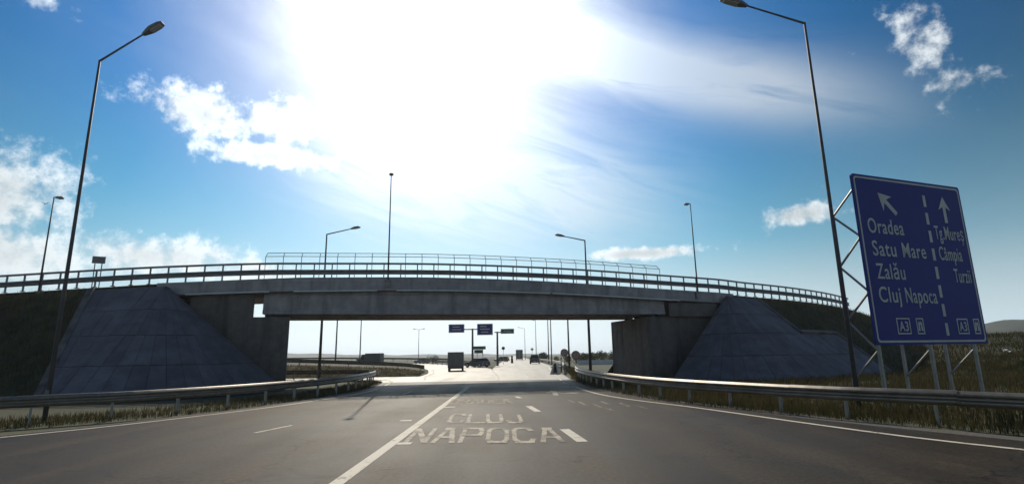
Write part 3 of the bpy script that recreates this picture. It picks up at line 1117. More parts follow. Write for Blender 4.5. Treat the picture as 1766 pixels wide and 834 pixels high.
LG = 'street lamps around the junction'
lamp_post('tall grey street lamp at the left road edge, bent arm reaching over the road', (-15.05, 18.0, -0.05), 12.7, 1.5, 1.05, LG, 0.0, 0.072, 0.038)
lamp_post('tall grey street lamp beside the big blue sign, bent arm reaching left', (10.4, 17.0, -0.05), 13.1, 2.0, 0.72, LG, math.pi, 0.072, 0.038, head=0.9)
lamp_post('street lamp behind the bridge at left, arm pointing right above the fence', (-15.7, 44.6, -0.05), 12.15, 2.05, 0.42, LG, 0.0, 0.13, 0.055)
lamp_post('street lamp behind the bridge at right, arm pointing left above the fence', (6.25, 45.3, -0.05), 11.4, 1.75, 0.36, LG, math.pi, 0.13, 0.055)
for x, h, lab in ((-8.25, 7.4, 'slim tall mast lamp fixed to the near edge of the bridge, tallest above the deck'), (13.8, 6.9, 'slim lamp on the near edge of the bridge at its right end'), (-29.0, 6.0, 'slim lamp on the upper road at far left above the embankment')):
    p, t, n = edge_at(x)
    q = p + n * 0.17
    L = lamp_post(lab, (q.x, q.y, deck_z(x) - 0.1), h, 0.2, 0.03, LG, math.atan2(-n.y, -n.x), 0.06, 0.03, head=0.45, base=False)
    MB().box((-.05, -.14, -.45), (.22, .14, -.05)).box((-.12, -.2, -.05), (.2, .2, .02)).build('bracket', 'barrier_steel', L)
far = lamp_post('far street lamp beyond the bridge, third pole right of the left abutment', (-24.6, 76, -0.05), 12.0, 1.9, 0.4, LG, 0.0, 0.13, 0.06)
for lab, loc, rz in (('far street lamp rising behind the dark van on the ramp', (-27.4, 98, -.05), 0.0),
                     ('pale far street lamp at the right of the highway beside the dark hatchback', (6.7, 165, -.05), math.pi),
                     ('most distant thin street lamp, nearest the diamond sign', (4.4, 215, -.05), math.pi),
                     ('far street lamp at the right edge of the highway, right one of a close pair', (7.1, 104, -.05), math.pi),
                     ('far thin street lamp at the right of the highway, left one of a close pair', (7.2, 114, -.05), math.pi),
                     ('far street lamp just behind the left round sign', (7.0, 70, -.05), math.pi)):
    dup(far, lab, loc, rz, (1, 1, 0.84) if loc[1] < 80 else None)
# double-armed lamp
tl = thing('street_lamp', 'far double-armed T-shaped street lamp above the ramps', 'street lamp', (-35.5, 205, 0), 0, LG)
MB().tube([(0, 0, -.1), (0, 0, 11.8)], [.14, .08], 8).build('pole', 'lamp_metal', tl)
MB().tube([(-1.5, 0, 12.0), (0, 0, 11.75), (1.5, 0, 12.0)], .06, 6).build('arm', 'lamp_metal', tl)
for s in (-1, 1):
    MB().hexa([(s * 1.4, -.2, 11.9), (s * 2.3, -.2, 12.0), (s * 2.3, .2, 12.0), (s * 1.4, .2, 11.9)], [(s * 1.4, -.14, 12.15), (s * 2.3, -.1, 12.2), (s * 2.3, .1, 12.2), (s * 1.4, .14, 12.15)]).build('lamp_head', 'lamp_head', tl)


# ---------------------------------------------------------------- the big blue direction sign
def text_mesh(body, size, xs=0.62, align='LEFT', bold=0.0):
    cu = bpy.data.curves.new('lettering', 'FONT')
    cu.body = body
    cu.size = size
    cu.align_x = align
    cu.extrude = 0.003
    cu.space_character = 1.1
    cu.offset = bold
    cu.resolution_u = 4
    ob = bpy.data.objects.new('tmp_text', cu)
    COL.objects.link(ob)
    bpy.context.view_layer.update()
    dg = bpy.context.evaluated_depsgraph_get()
    me = bpy.data.meshes.new_from_object(ob.evaluated_get(dg))
    bpy.data.objects.remove(ob)
    bpy.data.curves.remove(cu)
    for vv in me.vertices:
        vv.co.x *= xs
    me.name = 'lettering'
    me.materials.clear()
    me.materials.append(MATS['sign_white'])
    return me


def direction_sign():
    A = Vector((10.86, 16.5, 0)); B = Vector((15.75, 18.3, 0))
    d = (B - A); W = d.length; d.normalize()
    ang = math.atan2(d.y, d.x)
    root = thing('direction_sign', 'big blue motorway direction sign with white town names on steel trusses', 'road sign', A, ang)
    z0, z1 = 1.92, 7.32
    H = z1 - z0
    # local: x along the panel, -y towards the traffic, z up
    def rr(x0, x1, za, zb, r, k=5):
        pts = []
        for cx, cz, a0 in ((x1 - r, za + r, -90), (x1 - r, zb - r, 0), (x0 + r, zb - r, 90), (x0 + r, za + r, 180)):
            for i in range(k + 1):
                an = rad(a0 + 90 * i / k)
                pts.append((cx + r * math.cos(an), cz + r * math.sin(an)))
        return pts
    o = rr(0, W, z0, z1, 0.1)
    panel = MB().prism([(x, -0.03, z) for x, z in o], [(x, 0.03, z) for x, z in o]).build('sign_panel', 'sign_blue', root)
    # border line
    a = rr(0.07, W - 0.07, z0 + 0.07, z1 - 0.07, 0.12); c = rr(0.13, W - 0.13, z0 + 0.13, z1 - 0.13, 0.09)
    m = MB()
    for i in range(len(a)):
        j = (i + 1) % len(a)
        m.poly([(a[i][0], -0.034, a[i][1]), (a[j][0], -0.034, a[j][1]), (c[j][0], -0.034, c[j][1]), (c[i][0], -0.034, c[i][1])])
    m.build('border', 'sign_white', panel, fix=False)

    def words(s, x0, x1, z, size):
        me = text_mesh(s, size, 1.0, 'LEFT', 0.005)
        lo = min(v.co.x for v in me.vertices); hi = max(v.co.x for v in me.vertices)
        k = (x1 - x0) / (hi - lo)
        for v in me.vertices:
            v.co.x = (v.co.x - lo) * k
        t = bpy.data.objects.new('lettering', me)
        COL.objects.link(t)
        t.parent = panel
        t.location = (x0, -0.036, z); t.rotation_euler = (rad(90), 0, 0)

    def zz(f): return z1 - f * H
    # positions as fractions of the panel
    words('Oradea', 0.40, 2.02, zz(0.355), 0.69)
    words('Satu', 0.45, 1.5, zz(0.49), 0.69)
    words('Mare', 1.8, 2.9, zz(0.49), 0.69)
    words('Zal\u0103u', 0.47, 1.74, zz(0.625), 0.69)
    words('Cluj', 0.42, 1.38, zz(0.76), 0.69)
    words('Napoca', 1.6, 3.06, zz(0.76), 0.69)
    words('Tg.Mure\u0219', 3.52, W - 0.24, zz(0.36), 0.66)
    words('C\u00e2mpia', 3.56, 4.7, zz(0.492), 0.66)
    words('Turzii', 4.12, W - 0.26, zz(0.627), 0.66)

    def arrow(cx, cz, an, L, hw, hl, sw):
        pts = [(-sw, -L / 2), (sw, -L / 2), (sw, L / 2 - hl * .75), (hw, L / 2 - hl), (0, L / 2), (-hw, L / 2 - hl), (-sw, L / 2 - hl * .75)]
        ca, sa = math.cos(an), math.sin(an)
        q = [(cx + x * ca - z * sa, cz + x * sa + z * ca) for x, z in pts]
        MB().prism([(x, -0.036, z) for x, z in q], [(x, -0.0305, z) for x, z in q]).build('arrow', 'sign_white', panel)
    arrow(1.45, zz(0.165), rad(48), 1.0, 0.34, 0.52, 0.075)
    arrow(W - 0.98, zz(0.165), 0.0, 0.92, 0.30, 0.48, 0.07)
    # dashed divider
    for k in range(8):
        za = zz(0.085 + k * 0.113)
        x = 3.22
        MB().prism([(x, -0.035, za - 0.40), (x + 0.13, -0.035, za - 0.40), (x + 0.13, -0.0305, za - 0.40), (x, -0.0305, za - 0.40)],
                   [(x, -0.035, za), (x + 0.13, -0.035, za), (x + 0.13, -0.0305, za), (x, -0.0305, za)]).build('divider_dash', 'sign_white', panel)

    def plate(cx, cz, w, h, kind_):
        m = MB()
        th = 0.04
        y = -0.035
        for (xa, xb, za, zb) in ((cx - w, cx + w, cz + h - th, cz + h), (cx - w, cx + w, cz - h, cz - h + th), (cx - w, cx - w + th, cz - h + th, cz + h - th), (cx + w - th, cx + w, cz - h + th, cz + h - th)):
            m.poly([(xa, y, za), (xb, y, za), (xb, y, zb), (xa, y, zb)])
        if kind_ == 'motorway':
            for s in (-1, 1):
                m.poly([(cx + s * .03, y, cz - h + .1), (cx + s * .12, y, cz - h + .1), (cx + s * .055, y, cz + h - .1), (cx + s * .02, y, cz + h - .1)])
            m.poly([(cx - w + .08, y - .001, cz + .05), (cx + w - .08, y - .001, cz + .05), (cx + w - .08, y - .001, cz + .1), (cx - w + .08, y - .001, cz + .1)])
        m.build('symbol', 'sign_white', panel, fix=False)
        if kind_ == 'A3':
            words('A3', cx - w * .66, cx + w * .66, cz - h * .6, 0.42)
    plate(1.30, zz(0.895), 0.30, 0.25, 'A3')
    plate(2.05, zz(0.895), 0.17, 0.25, 'motorway')
    plate(W - 1.12, zz(0.895), 0.27, 0.25, 'A3')
    plate(W - 0.42, zz(0.895), 0.15, 0.25, 'motorway')
    # back ribs and trusses
    for z in (z0 + 0.5, z0 + 1.9, z0 + 3.4, z0 + 4.8):
        MB().box((0.1, 0.032, z - 0.05), (W - 0.1, 0.09, z + 0.05)).build('back_rib', 'sign_back', root)
    for x in (0.28, W * 0.5, W - 0.45):
        MB().box((x - 0.04, 0.092, -0.1), (x + 0.04, 0.18, z1 - 0.15)).build('column', 'galvanised_post', root)
        MB().box((x - 0.04, 0.99, -0.1), (x + 0.04, 1.07, z1 - 1.1)).build('column', 'galvanised_post', root)
        zs = [0.9, 1.75, 2.7, 3.55, 4.45, 5.3, 6.15, 6.9]
        for i in range(len(zs) - 1):
            y0, y1 = (0.16, 1.03) if i % 2 else (1.03, 0.16)
            m = MB().tube([(x, y0, zs[i]), (x, y1, min(zs[i + 1], z1 - 1.15 if y1 > .5 else 9))], 0.035, 6)
            m.build('brace', 'galvanised_post', root)
    return root


direction_sign()


# ---------------------------------------------------------------- signs beyond the bridge
def gantry(label, x, y, h, panels, arm):
    root = thing('sign_gantry', label, 'road sign', (x, y, 0))
    MB().tube([(0, 0, -.1), (0, 0, h)], [.2, .15], 10).build('column', 'lamp_metal', root)
    MB().tube([(arm[0], 0, h - .12), (arm[1], 0, h - .12)], .1, 8).build('crossbeam', 'lamp_metal', root)
    for (x0, x1, za, zb, material, marks) in panels:
        p = MB().box((x0, -.22, za), (x1, -.16, zb)).build('sign_panel', material, root)
        w = x1 - x0; hh = zb - za
        b = MB()
        y_ = -.224
        t = .06
        for q in ((x0 + t, x1 - t, zb - 2 * t, zb - t), (x0 + t, x1 - t, za + t, za + 2 * t), (x0 + t, x0 + 2 * t, za + 2 * t, zb - 2 * t), (x1 - 2 * t, x1 - t, za + 2 * t, zb - 2 * t)):
            b.poly([(q[0], y_, q[2]), (q[1], y_, q[2]), (q[1], y_, q[3]), (q[0], y_, q[3])])
        b.build('border', 'sign_white', p, fix=False)
        for f0, f1, fz in marks:
            MB().poly([(x0 + w * f0, y_, za + hh * fz), (x0 + w * f1, y_, za + hh * fz), (x0 + w * f1, y_, za + hh * fz + .16), (x0 + w * f0, y_, za + hh * fz + .16)]).build('print_band', 'sign_white', p, fix=False)
    return root


gantry('cantilever gantry beyond the bridge carrying two large blue sign panels', -7.12, 95, 6.45,
       [(-4.14, -1.41, 5.78, 7.23, 'sign_blue', [(.25, .7, .62), (.2, .8, .3)]), (0.81, 3.53, 5.3, 7.24, 'sign_blue', [(.2, .6, .72), (.2, .8, .48), (.25, .7, .22)])], (-1.6, 1.0))
gantry('slimmer gantry beyond the bridge carrying one small dark green panel', -2.88, 97, 5.95,
       [(0.62, 2.98, 5.55, 6.4, 'sign_green', [(.2, .8, .4)])], (-0.5, 0.8))


def post_sign(label, x, y, h, shape, size, face, rim, rz=0.0):
    root = thing('road_sign', label, 'road sign', (x, y, 0), rz)
    MB().tube([(0, 0.05, -.1), (0, 0.05, h + size * .4)], .035, 6).build('post', 'galvanised_post', root)
    if shape == 'round':
        p = MB().disc((0, 0, h), size, .03).build('sign_disc', face, root)
        MB().disc((0, -.02, h), size, .012, inner=size * .8).build('rim', rim, p)
    elif shape == 'diamond':
        p = MB().prism([(-size, .02, h), (0, .02, h - size), (size, .02, h), (0, .02, h + size)], [(-size, -.02, h), (0, -.02, h - size), (size, -.02, h), (0, -.02, h + size)]).build('sign_plate', face, root)
        s = size * .68
        MB().prism([(-s, -.02, h), (0, -.02, h - s), (s, -.02, h), (0, -.02, h + s)], [(-s, -.03, h), (0, -.03, h - s), (s, -.03, h), (0, -.03, h + s)]).build('inner_plate', rim, p)
    else:
        w, hh = size
        MB().box((-w / 2, -.03, h - hh / 2), (w / 2, .02, h + hh / 2)).build('sign_plate', face, root)
    return root


post_sign('round speed sign on a post right of the highway, left and smaller of two', 5.5, 60, 1.98, 'round', .42, 'sign_back', 'sign_red')
post_sign('round speed sign right of the highway, right and larger of two', 5.95, 53, 1.72, 'round', .42, 'sign_back', 'sign_red')
post_sign('small dark round sign on the traffic island below the green panel', -2.1, 110, 3.2, 'round', .34, 'sign_blue', 'sign_white')
post_sign('small yellow diamond sign above the right highway edge far away', 4.4, 132, 3.1, 'diamond', .42, 'sign_white', 'sign_yellow')
def finger_sign():
    root = thing('road_sign', 'stack of two dark direction boards beside the gantry column', 'road sign', (-5.7, 93, 0))
    for dx in (-.5, .45):
        MB().tube([(dx, .06, -.1), (dx, .06, 3.3)], .05, 6).build('post', 'galvanised_post', root)
    MB().box((-1.1, -.04, 2.85), (.95, .0, 3.38)).build('sign_plate', 'sign_green', root)
    MB().box((-1.0, -.04, 2.2), (.45, .0, 2.8)).build('sign_plate', 'sign_green', root)


finger_sign()
# sign on the upper road at left
us = thing('road_sign', 'small dark sign on two posts on the upper road at left', 'road sign', (-32.2, 41.3, deck_z(-32.0) - 0.2), rad(28))
for dx in (-.22, .22):
    MB().tube([(dx, .05, -.3), (dx, .05, 3.5)], .035, 6).build('post', 'lamp_metal', us)
MB().box((-.42, -.03, 3.45), (.42, .02, 4.0)).build('sign_plate', 'lamp_head', us)

# ---------------------------------------------------------------- berm between the ramps and rails beyond
def berm():
    front = [(-8.9, 57.0), (-10.6, 53.6), (-13, 52.2), (-17, 52.0), (-24, 52.0), (-34, 52.1), (-46, 52.2)]
    crest = [(-9.4, 58.6), (-11.2, 57.2), (-13.6, 56.2), (-17.5, 56), (-24.4, 56), (-34, 56.2), (-46, 56.2)]
    hgt = [0.25, 0.55, 0.75, 0.95, 1.25, 1.6, 1.8]
    back = [(-9.7, 60.5), (-11.4, 64), (-13.2, 70), (-18, 80), (-26, 90), (-36, 100), (-50, 105)]
    v, f = [], []
    sub = 8
    rows = []
    for i in range(len(front) - 1):
        for k in range(sub):
            t = k / sub
            rows.append([Vector((a[0], a[1], z)).lerp(Vector((c[0], c[1], z2)), t) for (a, c, z, z2) in
                         ((front[i], front[i + 1], -0.06, -0.06), (crest[i], crest[i + 1], hgt[i], hgt[i + 1]), (back[i], back[i + 1], hgt[i] * .8, hgt[i + 1] * .8))])
    nb = 10
    for r in rows:
        for k in range(nb + 1):
            t = k / nb
            if t < .5:
                p = r[0].lerp(r[1], t * 2)
            else:
                p = r[1].lerp(r[2], (t - .5) * 2)
            j = 0 if k == 0 else random.uniform(-.06, .06)
            v.append((p.x, p.y, p.z + j))
    for i in range(len(rows) - 1):
        for k in range(nb):
            f.append((i * (nb + 1) + k, i * (nb + 1) + k + 1, (i + 1) * (nb + 1) + k + 1, (i + 1) * (nb + 1) + k))
    me = bpy.data.meshes.new('grass_berm')
    me.from_pydata(v, [], f)
    me.materials.append(MATS['berm'])
    bm = bmesh.new(); bm.from_mesh(me); bmesh.ops.recalc_face_normals(bm, faces=bm.faces); bm.to_mesh(me); bm.free()
    kind(link('grass_berm', me), 'structure')


berm()
guard_rail([(-9.6, 59.4, 0.2), (-11.3, 58.4, .45), (-13.8, 57.4, .65), (-17.6, 57.0, .85), (-24.4, 57.0, 1.15), (-34, 57.1, 1.45), (-46, 57.1, 1.7)],
           'guard rail on top of the grassy berm between the ramps', None, height=0.7, flip=1, spacing=2.5)
guard_rail([(-13.5, 120, .5), (-28, 128, .9), (-46, 135, 1.2), (-80, 142, 1.5)], 'far guard rail behind the berm, highest line left of the vans', None, height=0.8, flip=1, spacing=4)
guard_rail([(4.6, 52, 0), (5.6, 62, 0), (6.8, 82, 0), (7.2, 105, 0), (7.0, 150, 0), (7.4, 230, 0)], 'curved guard rail along the right side of the far highway', None, height=0.8, flip=-1, spacing=4)
guard_rail([(-4.6, 84, 0), (-6.2, 92, 0), (-10, 105, 0), (-17, 120, 0)], 'short dark guard rail behind the delivery van and hatchback', None, height=0.9, flip=1, spacing=3)


# crash cushion at the gore
def crash_cushion():
    root = thing('crash_cushion', 'pale wedge-shaped crash barrier end at the start of the right rail', 'crash barrier', (3.75, 51.2, 0.02), rad(-6))
    MB().prism([(-.45, 0, 0), (.45, 0, 0), (.45, 1.6, 0), (-.45, 1.6, 0)], [(-.12, .55, 1.0), (.12, .55, 1.0), (.2, 1.5, .95), (-.2, 1.5, .95)]).build('body', 'white_paint', root)
    MB().prism([(-.1, -.03, .12), (.14, -.03, .12), (.2, .0, .2), (-.14, .0, .2)], [(-.06, .46, .95), (.1, .46, .95), (.1, .5, .95), (-.06, .5, .95)]).build('marker_panel', 'rubber', root)
    for s in (-1, 1):
        MB().tube([(s * .3, 1.2, .62), (s * .5, 3.6, .62)], .07, 6).build('rail', 'galvanised', root)
    for yy in (1.9, 2.9):
        MB().box((.38, yy, -.05), (.48, yy + .08, .6)).build('post', 'galvanised_post', root)


crash_cushion()


def delineator(label, x, y, h, w=.12):
    root = thing('marker_post', label, 'marker post', (x, y, 0))
    MB().prism([(-w, -w * .6, -.02), (w, -w * .6, -.02), (w, w * .6, -.02), (-w, w * .6, -.02)], [(-w * .8, -w * .5, h), (w * .8, -w * .5, h - .1), (w * .8, w * .5, h - .1), (-w * .8, w * .5, h)]).build('post', 'rubber', root)
    MB().box((-w * .8, -w * .66, h * .62), (w * .8, -w * .62, h * .82)).build('reflector', 'sign_white', root)


delineator('dark marker post between the two carriageways far ahead', -0.45, 128, 1.7, .28)
delineator('thin marker post in the grass right of the crash barrier', 4.95, 58, 1.5, .06)
MB_low = thing('concrete_barrier', 'low pale concrete barrier beyond the right verge, under the bridge', 'barrier', (17, 96, 0))
for k in range(7):
    x = -6 + k * 2.05
    MB().prism([(x, -.3, -.08), (x + 2, -.3, -.08), (x + 2, .3, -.08), (x, .3, -.08)], [(x, -.1, .75), (x + 2, -.1, .75), (x + 2, .1, .75), (x, .1, .75)]).build('barrier_block', 'white_paint', MB_low)


# ---------------------------------------------------------------- vehicles
def wheel(parent, x, y, r, w=0.2):
    t = MB().disc((x, y, r), r, w, 'X', 18).build('wheel', 'tyre', parent)
    for s in (-1, 1):
        MB().disc((x + s * (w / 2 + .004), y, r), r * .62, .012, 'X', 14).build('rim', 'rim', t)


def car(label, loc, rz, paint_, L=4.2, W=1.75, H=1.48, cat='car', name='car'):
    """rear faces local -y"""
    root = thing(name, label, cat, loc, rz)
    hw = W / 2
    zb, zw = 0.24, H * .6
    prof = [(-L / 2, zb + .1), (-L / 2 - .02, .55), (-L / 2 + .05, zw), (-L / 2 + .2, zw + .06), (L / 2 - 1.1, zw + .02), (L / 2 - .2, zw - .14), (L / 2, .55), (L / 2 - .02, zb + .1), (L / 2 - .3, zb), (-L / 2 + .3, zb)]
    m = MB()
    secs = [(-hw, .93), (-hw + .1, 1.0), (hw - .1, 1.0), (hw, .93)]
    n = 0
    for (x, s) in secs:
        for (y, z) in prof:
            m.v.append((x, y * (s if abs(x) == hw else 1), .6 + (z - .6) * (s if abs(x) == hw else 1)))
    k = len(prof)
    for i in range(3):
        for j in range(k):
            j2 = (j + 1) % k
            m.f.append((i * k + j, i * k + j2, (i + 1) * k + j2, (i + 1) * k + j))
    m.f.append(tuple(range(k))); m.f.append(tuple(range(3 * k, 4 * k)))
    m.build('body', paint_, root)
    a = hw - .1; c = hw - .3
    y0, y1 = -L / 2 + .12, L / 2 - 1.15
    cab = MB().prism([(-a, y0, zw + .03), (a, y0, zw + .03), (a, y1, zw + .0), (-a, y1, zw + .0)], [(-c, y0 + .4, H - .05), (c, y0 + .4, H - .05), (c, y1 - .75, H - .05), (-c, y1 - .75, H - .05)]).build('cabin_glass', 'car_glass', root)
    MB().prism([(-c - .02, y0 + .38, H - .06), (c + .02, y0 + .38, H - .06), (c + .02, y1 - .73, H - .06), (-c - .02, y1 - .73, H - .06)], [(-c + .08, y0 + .5, H), (c - .08, y0 + .5, H), (c - .08, y1 - .9, H), (-c + .08, y1 - .9, H)]).build('roof', paint_, root)
    for s in (-1, 1):
        MB().box((s * (hw - .38) - .16, -L / 2 - .035, .62), (s * (hw - .38) + .16, -L / 2 + .04, .8)).build('tail_light', 'tail_lamp', root)
        MB().box((s * (hw - .4) - .18, L / 2 - .06, .56), (s * (hw - .4) + .18, L / 2 + .02, .7)).build('headlight', 'head_lamp', root)
        MB().box((s * (hw + .07) - .08, y1 - .75, zw + .02), (s * (hw + .07) + .08, y1 - .6, zw + .16)).build('mirror', paint_, root)
        for y in (-L / 2 + .78, L / 2 - .82):
            wheel(root, s * (hw - .08), y, .31)
    MB().box((-.26, -L / 2 - .04, .42), (.26, -L / 2 - .015, .54)).build('number_plate', 'sign_white', root)
    MB().box((-hw + .08, -L / 2 - .06, .28), (hw - .08, -L / 2 + .05, .42)).build('bumper', 'rubber', root)
    return root


def box_van(label, loc, rz, paint_, L, W, H, cat='van', name='van', cab_len=1.7):
    """flat-backed van; rear faces local -y"""
    root = thing(name, label, cat, loc, rz)
    hw = W / 2
    z0 = .48
    yb, yc = -L / 2, L / 2 - cab_len
    b = .05
    MB().prism([(-hw + b, yb, z0), (hw - b, yb, z0), (hw, yb + b, z0), (hw, yc, z0), (-hw, yc, z0), (-hw, yb + b, z0)], [(-hw + b, yb, H), (hw - b, yb, H), (hw, yb + b, H), (hw, yc, H), (-hw, yc, H), (-hw, yb + b, H)]).build('cargo_box', paint_, root)
    for s in (-1, 1):
        d = MB().box((s * hw / 2 - hw / 2 + .06, yb - .03, z0 + .05), (s * hw / 2 + hw / 2 - .06, yb - .004, H - .07)).build('rear_door', paint_, root)
        MB().box((s * .06 - .02, yb - .06, z0 + .3), (s * .06 + .02, yb - .031, H - .3)).build('lock_bar', 'galvanised_post', d)
        MB().box((s * (hw - .18) - .1, yb - .04, z0 - .14), (s * (hw - .18) + .1, yb + .04, z0 - .02)).build('tail_light', 'tail_lamp', root)
        for y in (-L / 2 + L * .2, L / 2 - .85):
            wheel(root, s * (hw - .14), y, .36, .22)
        MB().box((s * (hw - .3) - .16, L / 2 - .04, .6), (s * (hw - .3) + .16, L / 2 + .02, .76)).build('headlight', 'head_lamp', root)
    ch = H * .92
    prof = [(yc - .0, .32), (L / 2 - .05, .32), (L / 2, .55), (L / 2 - .08, .98), (L / 2 - .55, 1.15), (L / 2 - 1.05, ch), (yc, ch)]
    w2 = hw - .07
    MB().prism([(-w2, y, z) for y, z in prof], [(w2, y, z) for y, z in prof]).build('cab', paint_, root)
    MB().prism([(-w2 + .12, L / 2 - .53, 1.2), (w2 - .12, L / 2 - .53, 1.2), (w2 - .2, L / 2 - 1.0, ch - .1), (-w2 + .2, L / 2 - 1.0, ch - .1)],
               [(-w2 + .12, L / 2 - .49, 1.22), (w2 - .12, L / 2 - .49, 1.22), (w2 - .2, L / 2 - .96, ch - .08), (-w2 + .2, L / 2 - .96, ch - .08)]).build('windscreen', 'car_glass', root)
    for s in (-1, 1):
        MB().prism([(s * (w2 + .004), yc + .25, 1.15), (s * (w2 + .004), L / 2 - .75, 1.15), (s * (w2 + .004), L / 2 - 1.05, ch - .15), (s * (w2 + .004), yc + .25, ch - .15)],
                   [(s * (w2 + .014), yc + .25, 1.15), (s * (w2 + .014), L / 2 - .75, 1.15), (s * (w2 + .014), L / 2 - 1.05, ch - .15), (s * (w2 + .014), yc + .25, ch - .15)]).build('side_window', 'car_glass', root)
    MB().box((-hw + .12, yb + .02, .3), (hw - .12, yc, z0 - .005)).build('chassis', 'rubber', root)
    MB().box((-hw + .06, yb - .08, .34), (hw - .06, yb + .015, .46)).build('bumper', 'rubber', root)
    return root


box_van('grey box van seen from behind on the slip road beyond the bridge', (-7.3, 69.6, .012), rad(5), 'van_grey', 5.0, 1.95, 2.28)
car('low dark car ahead of the box van, under the gantry column', (-5.9, 88, .012), rad(50), 'car_dark', 4.3, 1.75, 1.45)
box_van('dark van seen side-on behind the grassy berm', (-27.6, 106, 0.25), rad(78), 'van_dark', 4.7, 1.9, 2.35)
car('small dark car far off on the ramp under the T-shaped lamp', (-23.6, 141, 0.05), rad(60), 'car_grey', 4.0, 1.7, 1.5)
car('tiny dark car right behind the side-on dark van', (-33.3, 124, 0.9), rad(80), 'car_dark', 3.9, 1.7, 1.45)
car('brown car waiting by the traffic island far ahead', (-3.5, 158, .02), rad(70), 'car_brown', 4.2, 1.75, 1.5)
box_van('distant dark truck seen from behind on the highway', (2.0, 205, .02), 0, 'van_dark', 8.5, 2.5, 3.7, 'truck', 'truck', 2.2)
car('dark hatchback on the right lane of the far highway', (4.3, 114, .02), rad(-4), 'car_dark', 4.4, 1.95, 1.85)


# ---------------------------------------------------------------- vegetation
def blades(name, pts, hmin, hmax, w, material, lean=0.35):
    m = MB()
    for (x, y, z) in pts:
        h = random.uniform(hmin, hmax)
        a = random.uniform(0, 2 * math.pi)
        ww = w * random.uniform(.6, 1.3)
        dx, dy = math.cos(a) * ww, math.sin(a) * ww
        lx, ly = random.uniform(-lean, lean) * h, random.uniform(-lean, lean) * h
        m.v += [(x - dx, y - dy, z - .04), (x + dx, y + dy, z - .04), (x + lx * .4 + dx * .6, y + ly * .4 + dy * .6, z + h * .6), (x + lx * .4 - dx * .6, y + ly * .4 - dy * .6, z + h * .6), (x + lx, y + ly, z + h)]
        n = len(m.v) - 5
        m.f += [(n, n + 1, n + 2, n + 3), (n + 3, n + 2, n + 4)]
    return kind(m.build(name, material, fix=False), 'stuff')


RAIL_R = spline([(15.2, -6, 0), (13.6, 2, 0), (13.2, 7, 0), (12.0, 10.6, 0), (10.6, 12.9, 0), (8.8, 15.1, 0), (7.2, 18.4, 0), (5.95, 21.6, 0), (5.15, 25.5, 0), (4.75, 30, 0), (4.6, 36, 0), (4.75, 42, 0), (5.3, 47.5, 0), (5.9, 58, 0), (7.4, 85, 0)], 0.5)
RAIL_L = spline([(-42, -4, 0), (-30, 4.5, 0), (-21, 11.6, 0), (-16.6, 15.0, 0), (-14.6, 16.6, 0), (-12.5, 18.6, 0), (-10.95, 21.4, 0), (-9.95, 25, 0), (-9.2, 30, 0), (-9.5, 35, 0), (-10.0, 39.4, 0), (-10.7, 42.3, 0), (-12.2, 44.2, 0), (-15.6, 45.7, 0), (-22, 46.3, 0)], 0.5)


def clump(x, y, s=0.5):
    return math.sin(x * 1.7 * s + 2.1 * math.sin(y * .9 * s)) * math.cos(y * 1.3 * s + 1.3 * math.sin(x * .7 * s))


def verge(rail, side, d0, d1, count, bias=1.6):
    out = []
    fr = frames_of(rail)
    while len(out) < count:
        f = fr[random.randrange(len(fr))]
        d = d0 + (d1 - d0) * random.random() ** bias
        p = f[0] + f[1] * side * d
        if p.y < 4 or random.random() > .75 + .4 * clump(p.x, p.y):
            continue
        out.append((p.x + random.uniform(-.3, .3), p.y + random.uniform(-.3, .3), -.04))
    return out


def bank_ok(x, y):
    # keep grass off the paved cones and out of the abutments
    if 8.0 < x < 24 and y > 32.5:
        return False
    return True


gr = [p for p in verge(RAIL_R, 1, -0.2, 3.2, 34000, 1.3) if bank_ok(p[0], p[1])]
blades('verge_grass', gr[::2], .08, .34, .009, 'grass_dry')
blades('verge_grass', gr[1::2], .07, .26, .010, 'grass_green')
gf = []
while len(gf) < 52000:
    x = random.uniform(5, 48); y = random.uniform(9, 46)
    p, t, n = edge_at(x)
    toe = p.y - 1.22 * emb_height(x) - .4
    lim = lerp_table([(9, 11.6), (12, 10.6), (15, 9.2), (18.4, 7.6), (21.6, 6.3), (26, 5.6), (46, 5.4)], y)
    if x < lim or y > toe or x / y > 1.15:
        continue
    if random.random() > .65 + .5 * clump(x, y, .35):
        continue
    gf.append((x, y, max(-.04, rise_z(x, y)) if x > 20 and y > 22 else -.04))
blades('field_grass', gf[::2], .10, .36, .016, 'grass_green')
blades('field_grass', gf[1::2], .12, .45, .014, 'grass_dry')
gl = verge(RAIL_L, -1, -0.3, 3.0, 30000, 1.3)
gl = [p for p in gl if not (p[1] > 29 and p[0] < -11.5 and p[1] < 43)]
blades('verge_grass', gl[::2], .06, .26, .009, 'grass_dry')
blades('verge_grass', gl[1::2], .05, .2, .010, 'grass_green')
gh = []
while len(gh) < 30000:
    x = 24 + 80 * random.random() ** 1.3; y = random.uniform(24, 75)
    if x / y > 1.15 or rise_z(x, y) < .1:
        continue
    gh.append((x, y, rise_z(x, y)))
blades('rise_grass', gh[::3], .12, .45, .03, 'grass_dry')
blades('rise_grass', gh[1::3] + gh[2::3], .12, .4, .03, 'grass_green')
# grass on the banks of the upper road
gb = []
while len(gb) < 46000:
    x = random.choice((random.uniform(19.6, 75), random.uniform(-60, -21.5)))
    w = random.random()
    if 19.0 < x < 23.6 and w > .45 or x > -25.9 + 3.6 * w and x < 0:
        continue
    p = side_point(x, w)
    gb.append((p.x, p.y, p.z - .05))
blades('bank_grass', gb[::2], .10, .36, .016, 'grass_green')
blades('bank_grass', gb[1::2], .10, .40, .014, 'grass_dry')
